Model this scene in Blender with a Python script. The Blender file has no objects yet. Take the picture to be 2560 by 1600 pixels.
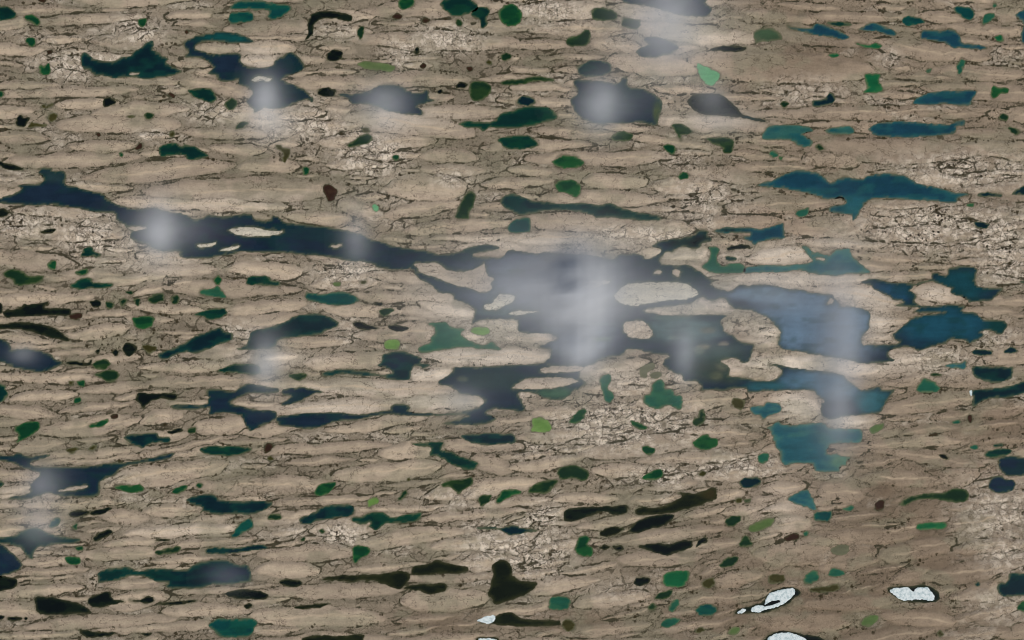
import bpy, math, random
import numpy as np

# ---------------------------------------------------------------- camera, sky, sun, exposure
S = 5.0                       # metres of ground for one pixel of the 2560 x 1600 survey frame
scene = bpy.context.scene
col = scene.collection

cam_data = bpy.data.cameras.new("camera")
cam_data.lens = 50.0
cam_data.sensor_width = 36.0
cam_data.clip_start = 10.0
cam_data.clip_end = 400000.0
cam = bpy.data.objects.new("camera", cam_data)
cam.location = (0.0, 0.0, 2560 * S * 50.0 / 36.0)
cam.rotation_euler = (0.0, 0.0, 0.0)          # straight down, north at the top
col.objects.link(cam)
scene.camera = cam

SUN_ELEV, SUN_AZ = 42.0, 140.0                # morning sun in the south-east
world = bpy.data.worlds.new("World")
scene.world = world
world.use_nodes = True
wn = world.node_tree
sky = wn.nodes.new("ShaderNodeTexSky")
sky.sky_type = 'NISHITA'
sky.sun_disc = False
sky.sun_elevation = math.radians(SUN_ELEV)
sky.sun_rotation = math.radians(SUN_AZ)
bg = wn.nodes["Background"]
bg.inputs["Strength"].default_value = 0.07
wn.links.new(sky.outputs["Color"], bg.inputs["Color"])

sun_data = bpy.data.lights.new("sun", 'SUN')
sun_data.energy = 3.4
sun_data.angle = math.radians(0.5)
sun_data.color = (1.0, 0.95, 0.88)
sun = bpy.data.objects.new("sun", sun_data)
sun.rotation_euler = (math.radians(90 - SUN_ELEV), 0.0, math.radians(180 - SUN_AZ))
col.objects.link(sun)

scene.view_settings.view_transform = 'Standard'
scene.view_settings.look = 'None'
scene.view_settings.exposure = 0.0
scene.view_settings.gamma = 1.0
scene.view_settings.use_curve_mapping = False
scene.cycles.use_denoising = True
scene.cycles.denoising_input_passes = 'RGB_ALBEDO_NORMAL'
scene.cycles.denoising_prefilter = 'ACCURATE'
scene.cycles.filter_width = 1.1
scene.cycles.volume_bounces = 2
scene.cycles.max_bounces = 6

# ---------------------------------------------------------------- survey outlines
# every outline is given in frames read off the survey: name -> (x origin, y origin, units per pixel)
K = 2419 / 1280.0
FR = {'Q1': (0, 0, K), 'Q2': (1280, 0, K), 'Q3': (0, 800, K), 'Q4': (1280, 800, K), 'T': (0, 0, 2419 / 640.0),
      'A': (1000, 580, 2419 / 640.0), 'B': (1600, 540, 2419 / 640.0), 'C': (1600, 860, 2419 / 640.0),
      'D': (2000, 620, 2419 / 560.0)}
LAKES = """
n Q1 -60,960 0,940 50,920 100,895 88,876 150,870 195,865 208,845 180,812 200,798 240,796 250,812 300,805 316,832 306,870 370,890 430,905 490,920 505,942 560,970 620,985 660,990 720,985 790,1000 850,1005 890,1022 920,1038 960,1030 990,1018 1050,1022 1110,1020 1150,1010 1185,1015 1200,1035 1240,1047 1278,1040 1295,1020 1330,1030 1350,1052 1420,1062 1500,1070 1560,1075 1640,1090 1700,1105 1740,1125 1800,1145 1870,1165 1950,1180 2010,1185 2080,1203 2150,1195 2230,1165 2300,1155 2360,1170 2300,1186 2230,1203 2260,1218 2330,1216 A 820,236 930,244 985,227 1030,177 1100,178 1180,190 1260,200 1380,195 1500,205 1620,215 1740,215 1860,230 1960,245 2010,257 2050,232 2080,205 2150,215 2230,205 2300,230 B 20,345 40,400 75,405 100,398 180,350 200,322 165,300 110,285 180,245 280,225 400,205 500,190 550,150 600,138 645,150 630,180 680,210 675,240 600,260 560,290 520,310 460,300 400,290 330,310 300,335 235,342 190,402 200,455 350,470 420,460 480,470 520,500 590,548 640,592 690,612 660,650 740,690 840,715 890,690 930,660 1050,655 1200,645 1300,665 1420,690 1540,700 1620,725 1680,725 1760,740 1830,745 1840,780 1870,815 1910,855 2000,860 2100,880 2160,920 2170,990 2160,1060 2110,1110 2090,1160 2100,1220 D 720,1050 860,1044 1010,1040 1080,1010 1040,990 1000,960 1005,930 1060,890 1130,830 1200,770 1300,730 1420,715 1560,700 1400,692 1230,690 1290,652 1240,636 1100,634 1030,622 1070,604 1130,595 1100,570 1010,560 960,520 880,480 800,450 770,400 670,370 740,345 760,340 840,345 940,370 1100,380 1200,385 1240,390 1290,365 1410,335 1420,280 1480,265 1540,295 1590,285 1620,215 1750,205 1880,210 1910,240 1890,300 1890,390 1950,420 2050,440 2200,440 2140,490 2080,550 1980,570 1820,585 1820,560 1740,520 1640,490 1620,460 1640,430 1560,400 1450,362 1350,370 1250,410 1190,455 1240,480 1260,540 1250,580 1300,620 1380,625 1480,630 1600,615 1750,625 1790,630 1740,665 1780,690 1900,705 1960,760 2000,775 2150,780 2230,800 2240,850 2180,920 2130,930 2080,900 2000,890 1950,910 1980,940 1900,1000 1840,1030 1800,1010 1740,985 1610,990 1560,1040 1480,1045 1400,1060 1330,1090 1260,1100 1200,1070 1100,1060 1000,1090 960,1130 980,1180 1020,1200 1000,1220 900,1240 780,1245 640,1235 560,1215 B 2070,1385 1960,1360 1800,1325 1660,1310 1540,1290 1420,1265 1340,1245 1310,1200 1315,1130 1325,1080 1300,1045 1250,1000 1200,950 1140,925 1050,885 960,880 900,870 850,840 820,790 750,765 700,800 640,795 600,765 560,775 500,810 400,832 260,855 100,875 30,892 60,910 200,932 400,937 600,932 760,937 815,945 760,990 780,1040 800,1090 870,1130 940,1190 1060,1215 1080,1240 1060,1290 1040,1340 1010,1380 950,1380 910,1345 800,1355 770,1380 850,1430 850,1500 C 840,300 1005,325 1060,345 1150,350 1250,350 1330,290 1335,240 1270,205 1220,195 1330,195 1420,220 1550,240 1700,250 1820,270 1900,295 1980,355 2060,420 2110,440 2200,425 2260,405 2300,440 2400,430 2380,470 2340,530 2300,590 2270,650 2150,660 2080,665 1980,675 1880,690 1790,705 1720,670 1700,620 1710,570 1740,540 1700,490 1660,450 1600,435 1500,432 1360,435 1240,440 1150,445 1080,460 1020,455 1005,425 900,415 780,435 700,430 640,425 570,430 575,395 540,360 480,350 410,345 405,300 330,280 270,240 220,200 230,140 280,120 240,100 160,95 60,75 0,55 A 2170,1110 2110,1150 2000,1180 1880,1210 1830,1240 1740,1270 1700,1320 1700,1390 1760,1430 1700,1470 1640,1512 Q4 300,325 250,368 180,375 120,350 60,340 30,350 60,420 20,430 Q3 2419,425 2340,420 2300,440 2340,465 2300,490 2200,495 2090,490 2150,475 2220,455 2190,447 2130,450 2060,452 2060,442 2130,443 2200,432 2270,410 2285,380 2250,360 2180,345 2120,310 2070,295 2140,245 2152,226 2300,220 A 600,1274 750,1270 1000,1262 1280,1248 1390,1215 1430,1160 1420,1115 1370,1100 1310,1090 1400,1050 1480,1020 1490,1000 1440,975 1370,960 1250,958 1130,945 1115,900 1110,830 1000,825 900,822 780,830 720,860 690,860 708,800 710,740 680,710 600,670 510,640 500,610 480,585 420,580 370,570 350,540 280,480 230,465 180,440 150,400 130,355 100,342 Q1 1950,1260 1900,1275 1820,1270 1760,1250 1700,1235 1640,1230 1560,1215 1480,1205 1420,1200 1340,1195 1260,1195 1150,1190 1070,1205 950,1220 880,1220 850,1205 850,1190 780,1185 730,1175 690,1150 640,1140 610,1120 620,1095 600,1080 590,1070 550,1040 540,1010 440,1000 350,980 250,968 160,970 60,965 0,960 -60,965 | vast navy and blue lake winding across the whole picture past many islands | the great lake
G B 590,470 640,430 660,350 640,300 700,285 745,320 720,370 740,440 790,475 850,450 930,445 985,470 985,530 900,538 760,540 660,530 610,500 | murky green lagoon among pale islets north of the great lake's middle
k B 830,290 1000,270 1040,285 1030,310 1000,300 840,320
g B 825,380 910,395 915,415 850,420 815,405
t B 1000,490 1080,470 1200,462 1300,465 1450,462 1560,450 1630,430 1620,400 1590,370 1560,330 1530,290 1550,280 1600,310 1640,345 1700,345 1760,370 1800,375 1840,325 1880,312 1970,315 1990,345 2010,390 2060,430 2120,480 2170,520 2170,550 2140,540 2040,540 1940,550 1860,560 1760,555 1650,540 1560,520 1440,510 1360,530 1250,530 1150,530 1050,540 990,545 | slate blue lake lying just north of the pale curved spit | the slate blue lake
v B 700,150 760,120 820,105 1000,112 1100,128 1180,118 1290,90 1340,60 1350,120 1365,200 1350,210 1230,225 1120,245 1080,275 1050,245 990,215 990,195 1040,190 1030,162 900,158 780,160 | lake with a black western tail and square blue eastern end
t C 1200,790 1250,770 1310,735 1350,765 1450,768 1560,760 1660,745 1750,745 1770,780 1820,800 1950,805 2080,815 2090,925 1950,928 1850,938 1790,960 1760,1000 1760,1040 1800,1050 1860,1035 1900,1060 1960,1070 1995,1075 1960,1110 1950,1150 1910,1150 1880,1190 1880,1200 1700,1205 1660,1195 1640,1160 1630,1130 1540,1125 1450,1125 1390,1150 1350,1130 1330,1090 1320,1030 1290,990 1270,930 1250,870 1230,820 | broad teal lake with sandy rim south of the great lake's blue arms | the broad teal lake
t C 1045,600 1090,590 1160,590 1190,560 1240,560 1320,575 1335,620 1310,655 1240,670 1200,690 1170,720 1140,680 1060,655
t Q4 1300,845 1340,815 1390,800 1420,840 1440,895 1400,885 1340,870
G C 30,490 90,470 110,420 130,370 200,335 235,370 230,420 300,430 330,480 390,490 405,540 390,620 330,600 270,580 220,600 170,620 110,600 40,560 | ragged jade green pond among pale rock south of the great lake | the ragged jade pond
c D 1860,1330 1870,1290 1960,1280 2100,1290 2280,1280 2295,1330 2290,1400 2200,1435 2100,1452 2000,1440 1940,1420 1870,1380
t D 1565,1270 1600,1255 1650,1245 1740,1240 1780,1215 1790,1280 1770,1305 1700,1295 1620,1290
c D 1870,1110 1960,1100 2050,1105 2080,1130 2050,1155 1960,1160 1890,1150
c D 2200,1110 2260,1075 2320,1085 2345,1115 2280,1130 2210,1135
c D 2380,360 2450,355 2460,390 2400,385
g T 0,65 50,60 95,78 130,115 150,145 125,175 60,185 0,190 -50,190 -50,65
b T 235,175 250,148 300,140 345,160 380,195 372,235 345,245 300,215 250,200
b T 1308,215 1318,185 1385,178 1380,225 1350,262 1315,245
b T 248,365 285,350 330,360 330,410 300,440 262,430 248,400
b T 368,655 380,610 415,620 470,600 475,640 470,690 415,710 375,685
c T 760,560 770,510 800,495 850,525 890,555 960,570 1060,580 1130,550 1230,530 1270,490 1330,450 1370,410 1410,392 1445,400 1450,450 1440,475 1490,490 1530,530 1570,545 1590,560 1570,580 1600,620 1660,650 1710,670 1690,695 1600,720 1500,735 1400,745 1300,735 1200,720 1100,732 1000,718 900,710 860,680 830,650 800,655 770,630 | dark green lake with a pointed north horn beside pale rock | the horned lake
g T 1780,850 1850,842 1960,838 2010,860 2045,910 2040,945 1990,965 1930,945 1860,925 1810,890
d T 2115,980 2150,940 2190,930 2235,960 2225,1010 2180,1040 2130,1020
k T 970,960 1000,925 1040,915 1075,940 1095,965 1060,985 1010,1005 975,1000
k T 160,1120 200,1085 230,1110 280,1110 285,1130 260,1160 230,1195 165,1190
d T 1368,1090 1390,1065 1440,1075 1450,1090 1435,1115 1405,1132 1375,1120
g T 1505,1400 1550,1360 1650,1360 1710,1385 1745,1370 1800,1375 1860,1390 1930,1440 1970,1475 1900,1500 1790,1510 1740,1470 1680,1465 1600,1475 1520,1470
r T 365,-5 425,-5 425,22 395,28
r T 450,480 490,470 500,500 470,515 455,500
r T 1745,295 1765,280 1785,298 1765,318
r T 1590,890 1610,868 1650,905 1625,920
r T 905,1272 930,1252 950,1272 930,1292
r T 1285,1400 1320,1360 1350,1360 1345,1400 1300,1415
b T 1120,1460 1145,1440 1170,1465 1145,1485
o T 390,990 430,985 440,1005 490,975 500,1000 450,1015 405,1015
o T 450,1100 500,1070 540,1105 490,1145 455,1130
o T 270,1190 300,1150 330,1165 440,1180 440,1195 340,1200 280,1195
o T 1190,1100 1240,1092 1285,1100 1240,1115
o T 1605,1260 1630,1238 1655,1250 1640,1290 1610,1290
d T 2230,1190 2270,1150 2330,1145 2340,1165 2290,1205 2240,1210
b T -40,870 15,865 30,885 10,915 -40,920
n Q1 870,195 900,180 940,165 1000,160 1020,148 1100,155 1140,170 1190,188 1195,198 1120,205 1080,205 1050,198 960,195 920,225 960,245 990,258 1060,255 1110,250 1135,260 1140,285 1160,310 1200,320 1260,318 1290,305 1300,285 1340,262 1360,248 1395,255 1420,280 1435,310 1420,335 1370,355 1335,372 1345,385 1400,405 1440,425 1460,450 1480,462 1475,480 1450,470 1400,480 1360,500 1290,512 1250,508 1210,530 1198,515 1170,490 1165,470 1190,445 1180,420 1130,395 1125,375 1080,385 1040,380 1010,350 980,345 1000,325 1005,312 960,280 920,270 870,268 890,245 875,225 | navy lake with a teal hook wrapping round a pale ridge | the hooked navy lake
n Q1 1600,445 1650,445 1700,440 1740,430 1780,410 1830,400 1880,405 1920,425 1950,440 1990,440 2010,425 2025,435 2025,465 2050,475 2000,490 1965,500 1990,520 1990,540 1930,540 1850,530 1800,510 1740,490 1660,488 1640,465 | slate lake with a thin western tail under drifting white mist | the misty slate lake
k Q1 1505,425 1540,415 1580,425 1590,440 1570,455 1510,445
e Q1 1090,25 1130,5 1220,0 1280,12 1340,20 1372,30 1365,55 1330,80 1290,92 1265,75 1275,55 1240,45 1200,50 1180,40 1100,40 | bright teal lake at the top edge with a jagged shore | the top teal lake
e Q1 1080,95 1085,65 1120,55 1180,60 1195,85 1190,100 1150,105 1090,112
k Q1 1480,60 1560,52 1620,60 1660,75 1655,100 1600,90 1540,85 1500,100 1480,130 1475,160 1440,190 1455,150 1455,110 1470,85 | black lake bent like a boomerang near the top edge | the boomerang lake
b Q1 1880,30 1890,-8 1955,-8 1950,25 1900,48
g Q1 2080,15 2120,-8 2200,-14 2240,10 2255,40 2200,70 2150,75 2110,50
g Q1 2230,60 2260,35 2300,35 2310,60 2295,90 2298,120 2270,130 2265,95 2230,75
b Q1 2355,65 2370,35 2419,15 Q2 20,30 45,60 40,105 10,125 Q1 2390,120 2360,95 | round dark green lake at the middle of the top edge | the round green lake
d Q1 2150,110 2165,90 2190,105 2175,125
r Q1 1850,75 1880,60 1900,80 1870,90
r Q1 1990,95 2010,85 2030,95 2010,108
d Q1 1690,140 1710,125 1722,150 1705,185 1690,170
k Q1 1545,260 1570,238 1610,245 1615,270 1580,290 1550,285
p Q1 1690,300 1730,290 1800,300 1865,310 1850,335 1790,330 1720,325
k Q1 1955,235 1970,225 1980,245 1965,258
d Q1 2370,265 2395,250 2415,265 2400,285 2375,285
r Q1 1985,312 2000,300 2015,312 2000,322
r Q1 2205,318 2230,318 2230,335 2210,338
o Q1 2295,295 2310,285 2325,300 2305,308
d Q1 2220,400 2250,385 2300,390 2325,415 2310,445 2260,475 2225,465
k Q1 2155,400 2175,388 2205,395 2200,412 2160,415
k Q1 2065,435 2080,420 2092,430 2080,445
g Q1 2165,585 2200,575 2260,572 2330,570 2370,535 2419,525 Q2 40,510 110,502 170,508 210,540 200,565 150,575 80,598 0,603 Q1 2360,605 2320,600 2280,625 2260,605 2200,600 | long dark green lake with a tapering western tail | the tapering green lake
g Q1 2355,660 2380,645 2419,640 Q2 60,640 110,660 125,685 80,700 0,705 Q1 2390,695 2365,675
d Q1 1640,680 1680,660 1710,640 1740,632 1762,650 1750,672 1700,685 1650,697
o Q1 1715,605 1740,600 1750,620 1720,625
o Q1 1300,690 1325,685 1340,700 1370,705 1375,730 1350,765 1335,755 1345,725
b Q1 1430,800 1440,790 1460,795 1455,820 1435,825
b Q1 1855,735 1885,735 1880,755 1860,755
r Q1 1525,880 1550,870 1585,890 1590,915 1575,945 1550,948 1535,920 | rounded dark brown peat pond with no green rim | the brown peat pond
d Q1 2150,1015 2180,960 2200,920 2230,900 2250,930 2240,975 2220,1000 2215,1030 2180,1035 2155,1030 | dark green pond standing upright like a leaf | the upright leaf-shaped pond
m Q1 1755,975 1775,962 1790,985 1775,1000
c Q1 2365,950 2380,925 2419,912 Q2 50,930 100,950 160,955 250,965 340,960 400,970 460,960 500,975 560,995 640,1010 690,1020 700,1035 650,1040 560,1035 470,1030 400,1030 360,1010 280,995 200,990 120,1000 50,1015 Q1 2419,995 2380,975 | long dark lake slanting down eastward above the great lake's middle | the long slanting lake
k Q1 -30,735 20,770 60,775 110,800 80,805 40,800 0,780 -30,765
k Q1 -20,990 20,985 45,1010 20,1025 -20,1020
k Q1 190,1095 230,1080 265,1085 240,1100 205,1105
g Q1 385,1210 400,1170 430,1163 445,1190 475,1200 460,1218 430,1210
b Q1 225,1250 245,1230 265,1240 260,1268 235,1270
b Q1 360,1285 400,1270 418,1275 410,1295 370,1300
d Q1 20,1290 60,1275 110,1285 130,1300 205,1300 190,1330 110,1350 70,1345 60,1320 25,1305
g Q1 330,1350 380,1320 430,1312 440,1335 530,1340 500,1362 430,1360 370,1365
b Q1 1010,1325 1030,1300 1048,1320 1035,1345 1015,1342
G Q1 945,1375 1000,1365 1030,1352 1060,1385 1062,1408 1000,1400 955,1395
g Q1 1165,1325 1190,1305 1270,1305 1280,1325 1320,1330 1310,1350 1250,1345 1170,1345
d Q1 700,1410 740,1385 775,1388 770,1415 720,1435
k Q1 430,1425 470,1422 475,1445 440,1450
d Q1 498,1425 525,1425 545,1440 525,1452 505,1450
d Q1 570,1415 595,1415 590,1440 575,1445
d Q1 630,1415 655,1415 650,1445 635,1440
d Q1 815,1400 850,1400 845,1430 820,1435
d Q1 600,1380 625,1372 632,1390 612,1392
k Q1 20,1470 80,1460 110,1440 150,1440 230,1428 215,1455 325,1460 325,1492 200,1488 60,1500 20,1490 | near-black stepped lake by the left edge below the great lake | the stepped black lake
k Q1 -30,1430 10,1440 10,1480 -30,1480
r Q1 330,1490 380,1480 385,1505 340,1510
e Q1 1440,1405 1450,1382 1520,1390 1620,1380 1680,1400 1695,1420 1650,1440 1560,1440 1480,1420 | teal lake shaped like a long fish below the great lake | the fish-shaped teal lake
g Q1 915,1485 960,1470 1040,1455 1075,1475 1040,1500 990,1510 960,1495
b Q3 625,-5 650,-15 725,-15 720,25 690,42 640,35
p Q1 1575,1335 1610,1335 1605,1352 1580,1352
o Q1 1705,1330 1725,1325 1728,1338 1712,1342
d Q1 1795,1465 1840,1455 1860,1465 1820,1495 1800,1485
k Q1 1770,1435 1810,1430 1800,1445
c Q3 1110,140 1160,120 1180,70 1230,45 1300,30 1390,-15 1430,-25 1500,-27 1560,-10 1600,20 1560,40 1500,65 1400,80 1330,88 1310,100 1290,130 1200,138 | dark teal lake slanting up eastward with mist at its foot | the slanting teal lake
c Q3 750,160 800,140 870,110 930,75 1000,45 1040,35 1060,55 1095,65 1090,95 1050,110 1000,130 940,155 870,150 800,180 760,175
k Q3 -30,20 60,15 150,15 230,30 280,50 310,75 330,97 270,88 200,70 100,45 0,40 -30,40
n Q3 -40,95 30,100 55,130 60,140 120,135 180,145 240,160 260,185 300,205 270,225 200,245 130,240 50,215 0,200 -40,200 | navy lake reaching in from the left edge with rounded east end | the navy lake at the left edge
g Q3 -30,305 10,305 25,320 35,355 10,385 -30,390
k Q3 580,130 590,112 620,110 645,125 640,150 610,172 590,160
k Q3 530,150 545,138 558,150 545,170
k Q3 450,145 465,138 470,150 460,160
o Q3 670,120 700,118 740,130 720,155 700,155
k Q3 320,200 360,195 410,200 430,190 420,215 370,212 325,210
d Q3 440,205 480,185 515,190 515,220 490,235 455,225
d Q3 450,255 520,240 560,250 555,280 520,295 490,280
b Q3 365,290 400,285 398,315 370,310
o Q3 330,290 350,290 345,310 332,308
b Q3 345,375 375,362 378,385 350,395
b Q3 60,515 110,485 185,480 185,510 150,540 100,570 80,580 85,545
b Q3 420,495 470,480 510,470 515,485 480,503 430,505
r Q3 525,455 560,445 555,465 530,470
c Q3 585,560 600,545 660,540 740,535 755,555 800,555 795,578 740,580 690,590 670,605 640,590
k Q3 795,530 860,512 855,530 810,540
d Q3 890,520 920,505 925,530 895,535
o Q3 315,615 350,600 370,610 340,630
o Q3 420,605 440,590 460,595 440,615
n Q3 -30,645 60,640 90,628 130,645 240,635 200,655 150,668 140,682 200,695 420,690 590,670 690,655 815,628 800,655 690,670 590,692 540,730 470,765 468,825 400,838 280,830 240,818 180,832 120,848 60,845 40,840 140,820 145,785 160,765 185,735 170,715 100,695 40,670 -30,658 | navy lake narrowing to a long thin eastern arm near left edge | the long-armed navy lake
g Q3 -30,762 10,765 18,778 0,788 -30,790
n Q3 810,405 860,398 940,400 985,390 975,340 1000,325 1060,335 1110,335 1150,310 1200,300 1260,315 1310,320 1310,340 1240,345 1180,345 1110,375 1090,395 1130,405 1200,425 1290,428 1305,460 1260,490 1220,505 1185,525 1160,490 1140,455 1090,440 1040,435 990,445 985,415 900,420 830,420 | dark navy lake with branching arms below the picture's left middle | the branching navy lake
n Q3 1335,330 1400,320 1440,320 1530,340 1480,350 1430,375 1370,400 1330,398 1380,360 1340,350
n Q3 1310,460 1400,445 1500,440 1600,438 1720,445 1800,432 1850,425 1850,405 1900,398 1940,410 1930,428 1980,440 2040,442 2040,455 1960,455 1850,445 1780,452 1680,470 1580,480 1530,500 1450,515 1340,500 1310,485 | black lake like a long tapering blade pointing east | the blade-shaped black lake
k Q3 640,375 660,345 720,350 800,348 830,355 820,380 760,370 700,390 680,415 660,395
g Q3 1030,245 1080,215 1150,208 1210,212 1230,240 1200,255 1120,250
d Q3 1365,262 1420,250 1450,255 1440,275 1400,285
c Q3 1785,215 1805,195 1805,165 1860,150 1900,148 1950,165 1990,180 1985,205 2035,210 2010,225 1960,215 1945,245 1930,280 1890,285 1840,280 1800,262 1700,262 1620,255 1540,265 1530,250 1600,238 1700,240 1800,255 1850,250 1830,225 | round dark lake with a green rim and a thin western tail | the tadpole lake
k Q3 1665,15 1700,8 1750,25 1790,40 1740,45 1690,40
k Q3 1835,35 1880,20 1930,35 1890,55
y Q3 1815,110 1840,95 1885,95 1880,135 1820,135
G A 260,870 330,850 430,850 480,890 540,910 620,920 570,960 600,1000 680,1040 780,1070 870,1040 920,1080 960,1110 850,1105 740,1100 640,1085 560,1090 440,1110 320,1130 210,1145 170,1110 200,1080 280,1050 300,990 340,940 310,890 | vivid green shallow bay between pale ridges west of the great lake | the vivid green bay
y A 670,935 720,900 820,900 850,930 820,970 720,970
g Q3 945,610 1000,595 1080,595 1150,600 1190,612 1130,635 1060,640 970,632
r Q3 1250,600 1265,585 1290,590 1280,620 1255,630
o Q3 1268,655 1282,645 1295,658 1280,668
g Q3 1950,582 2020,580 2090,578 2085,610 2130,625 2190,650 2250,670 2255,690 2220,710 2150,690 2100,660 2060,640 2030,635 2035,605 1980,595 | dark green lake stepping down eastward like a bent arm | the bent-arm green lake
c Q3 2180,545 2250,540 2310,530 2380,540 2419,538 Q4 20,562 0,585 Q3 2380,585 2310,592 2230,580
b Q3 545,785 600,780 660,780 678,800 660,815 600,810 560,800
b Q3 810,815 830,795 880,780 885,800 840,825
b Q3 930,790 940,772 958,775 950,795
b Q3 1490,820 1510,780 1580,765 1580,790 1555,820 1510,828
y Q3 1735,860 1775,838 1790,860 1750,885
d Q3 1880,840 1910,808 1925,825 1890,852
o Q3 1922,750 1935,742 1940,755 1928,760
d Q3 2085,775 2130,760 2190,755 2228,742 2230,775 2190,800 2160,820 2130,795 2090,790
b Q3 2340,860 2370,810 2419,800 Q4 40,805 40,820 Q3 2419,830 2360,865
d Q3 2260,845 2290,828 2320,828 2310,855 2275,880
c Q3 880,850 940,830 1000,823 1040,850 1120,855 1200,855 1290,860 1270,885 1230,905 1180,920 1100,912 1030,920 970,905 950,915 955,885 | dark teal lake with a humped top and pointed east end | the humped teal lake
c Q3 1420,935 1470,915 1520,885 1580,875 1650,875 1675,890 1660,920 1600,932 1540,940 1490,950 1470,965 1430,960
g Q3 1655,940 1710,925 1780,908 1830,920 1850,935 1920,920 1985,910 1990,935 1950,955 1880,960 1820,965 1780,990 1740,975 1750,955 1700,965 | dark green lake shaped like a bow tie | the bow-tie lake
d Q3 1265,935 1290,918 1330,920 1325,942 1280,945
k Q3 320,915 370,900 420,905 410,920 350,930
k Q3 430,905 500,888 530,890 490,915 440,920
e Q3 230,975 250,945 280,935 275,965 245,980
b Q3 345,975 365,965 365,985 350,988
c Q3 -40,1035 60,1020 110,995 170,982 230,1010 300,1025 380,1040 330,1055 250,1060 180,1075 160,1100 155,1130 130,1110 100,1075 40,1060 -40,1048 | slate teal lake at the left edge above a thin causeway | the slate lake at the left edge
n Q3 -40,1062 20,1072 60,1100 100,1142 105,1165 60,1195 20,1205 -40,1210
k Q3 -40,1217 40,1214 80,1230 70,1260 20,1280 -40,1280
k Q3 445,1030 480,1005 520,988 530,1005 490,1030 455,1045
b Q3 355,1075 390,1065 390,1085 365,1090
b Q3 305,1130 330,1115 380,1128 370,1155 330,1155
e Q3 1095,1020 1120,980 1150,950 1185,935 1195,965 1185,985 1150,1005 1110,1028
d Q3 730,1095 800,1075 848,1070 840,1095 780,1105 740,1110
k Q3 735,1045 770,1035 805,1038 780,1045
c Q3 975,1090 1000,1075 1080,1080 1150,1075 1220,1062 1265,1070 1240,1085 1160,1095 1080,1105 990,1105
b Q3 1670,1075 1700,1065 1750,1080 1740,1105 1700,1130 1685,1150 1670,1130
d Q3 1505,998 1520,985 1532,998 1518,1010
d Q3 1425,1035 1440,1028 1448,1040 1430,1045
c Q3 2250,985 2300,975 2360,985 2419,970 Q4 60,990 125,995 80,1005 0,1015 Q3 2400,1012 2350,992
c Q3 465,1220 470,1190 520,1175 600,1165 650,1185 720,1172 800,1180 880,1180 930,1150 970,1140 1060,1135 1130,1155 1175,1160 1185,1230 1130,1240 1060,1250 1010,1248 960,1265 880,1270 800,1265 780,1255 790,1240 740,1235 690,1210 640,1205 580,1215 560,1230 500,1235 470,1245 | long dark lake widening to a square navy east end | the square-ended dark lake
k Q3 1065,1290 1120,1278 1150,1272 1190,1280 1240,1285 1268,1300 1250,1322 1180,1318 1110,1312
k Q3 1320,1240 1350,1225 1410,1230 1420,1250 1370,1262
q Q3 1515,1225 1600,1208 1700,1205 1800,1200 1900,1185 1940,1210 1920,1245 1880,1272 1820,1250 1740,1230 1640,1235
q Q3 1945,1195 1960,1165 2020,1155 2060,1132 2120,1150 2200,1165 2205,1185 2150,1198 2060,1200 1960,1205
q Q3 1905,1270 1960,1255 2050,1245 2105,1248 2108,1280 2060,1290 2030,1297 1980,1280
q Q3 2310,1290 2330,1200 2330,1160 2370,1135 2410,1150 2419,1190 Q4 0,1205 40,1235 110,1240 110,1260 70,1290 30,1310 0,1320 Q3 2390,1330 2340,1345 2320,1310 | near-black triangular lake near the bottom centre | the black triangular lake
k Q3 165,1310 220,1310 280,1315 340,1330 400,1355 430,1385 380,1385 300,1390 200,1390 170,1360 | black lake with a square west end near the bottom left | the square black lake
k Q3 420,1320 480,1290 520,1290 530,1320 590,1328 540,1342 470,1355 430,1350
k Q3 610,1320 660,1325 700,1305 725,1325 700,1340 640,1332
k Q3 740,1345 800,1335 900,1328 930,1330 850,1345
q Q3 1155,1350 1180,1340 1195,1350 1170,1365
q Q3 1400,1355 1470,1345 1560,1342 1500,1362 1410,1365
e Q3 990,1440 1030,1410 1080,1415 1180,1410 1215,1425 1200,1460 1180,1490 1100,1498 1040,1495 1010,1470 | emerald lake with a blunt east end at the bottom edge | the emerald lake
k Q3 375,1465 420,1470 470,1480 540,1475 530,1490 460,1500 390,1495
k Q3 670,1485 720,1480 700,1495
q Q3 1425,1510 1480,1490 1600,1495 1700,1485 1720,1495 1680,1530 1430,1530
k Q3 -10,1400 18,1400 15,1415 -10,1415
k Q3 40,1405 100,1405 95,1420 45,1420
k Q3 112,1412 122,1403 134,1410 125,1420
q Q3 2330,1400 2380,1385 2419,1385 Q4 60,1415 150,1420 220,1420 232,1432 225,1445 150,1445 60,1448 0,1445 Q3 2350,1440 2320,1430 2270,1428 2260,1415 | narrow near-black lake with white ice on its west tip | the ice-tipped narrow lake
o Q4 238,1440 270,1415 300,1450 290,1470 255,1468
k Q4 1050,1387 1080,1362 1140,1347 1190,1327 1205,1297 1250,1272 1320,1262 1365,1285 1340,1312 1290,1348 1200,1378 1130,1384 | black lake half covered by a long broken white ice sheet | the western icy lake
k Q4 1780,1268 1850,1257 1950,1255 1985,1268 2015,1290 2005,1328 1900,1334 1840,1324 1795,1298 | black lake nearly filled by a broad white ice sheet | the eastern icy lake
k Q4 1195,1502 1240,1475 1300,1470 1380,1485 1450,1498 1465,1530 1200,1535 | dark lake cut by the bottom edge with pale ice | the icy lake at the bottom edge
c Q4 2175,362 2168,335 2250,325 2340,315 2419,290 2460,285 2460,345 2419,345 2350,365 2270,370 2220,385 2190,405 2175,400 | dark teal lake leaving at the right edge with ice at its tip | the dark teal lake at the right edge
G Q4 1910,335 1915,315 1945,275 1990,285 2005,305 2025,325 2000,340 1950,345
d Q4 1980,258 2005,250 2030,258 2000,265
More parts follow.
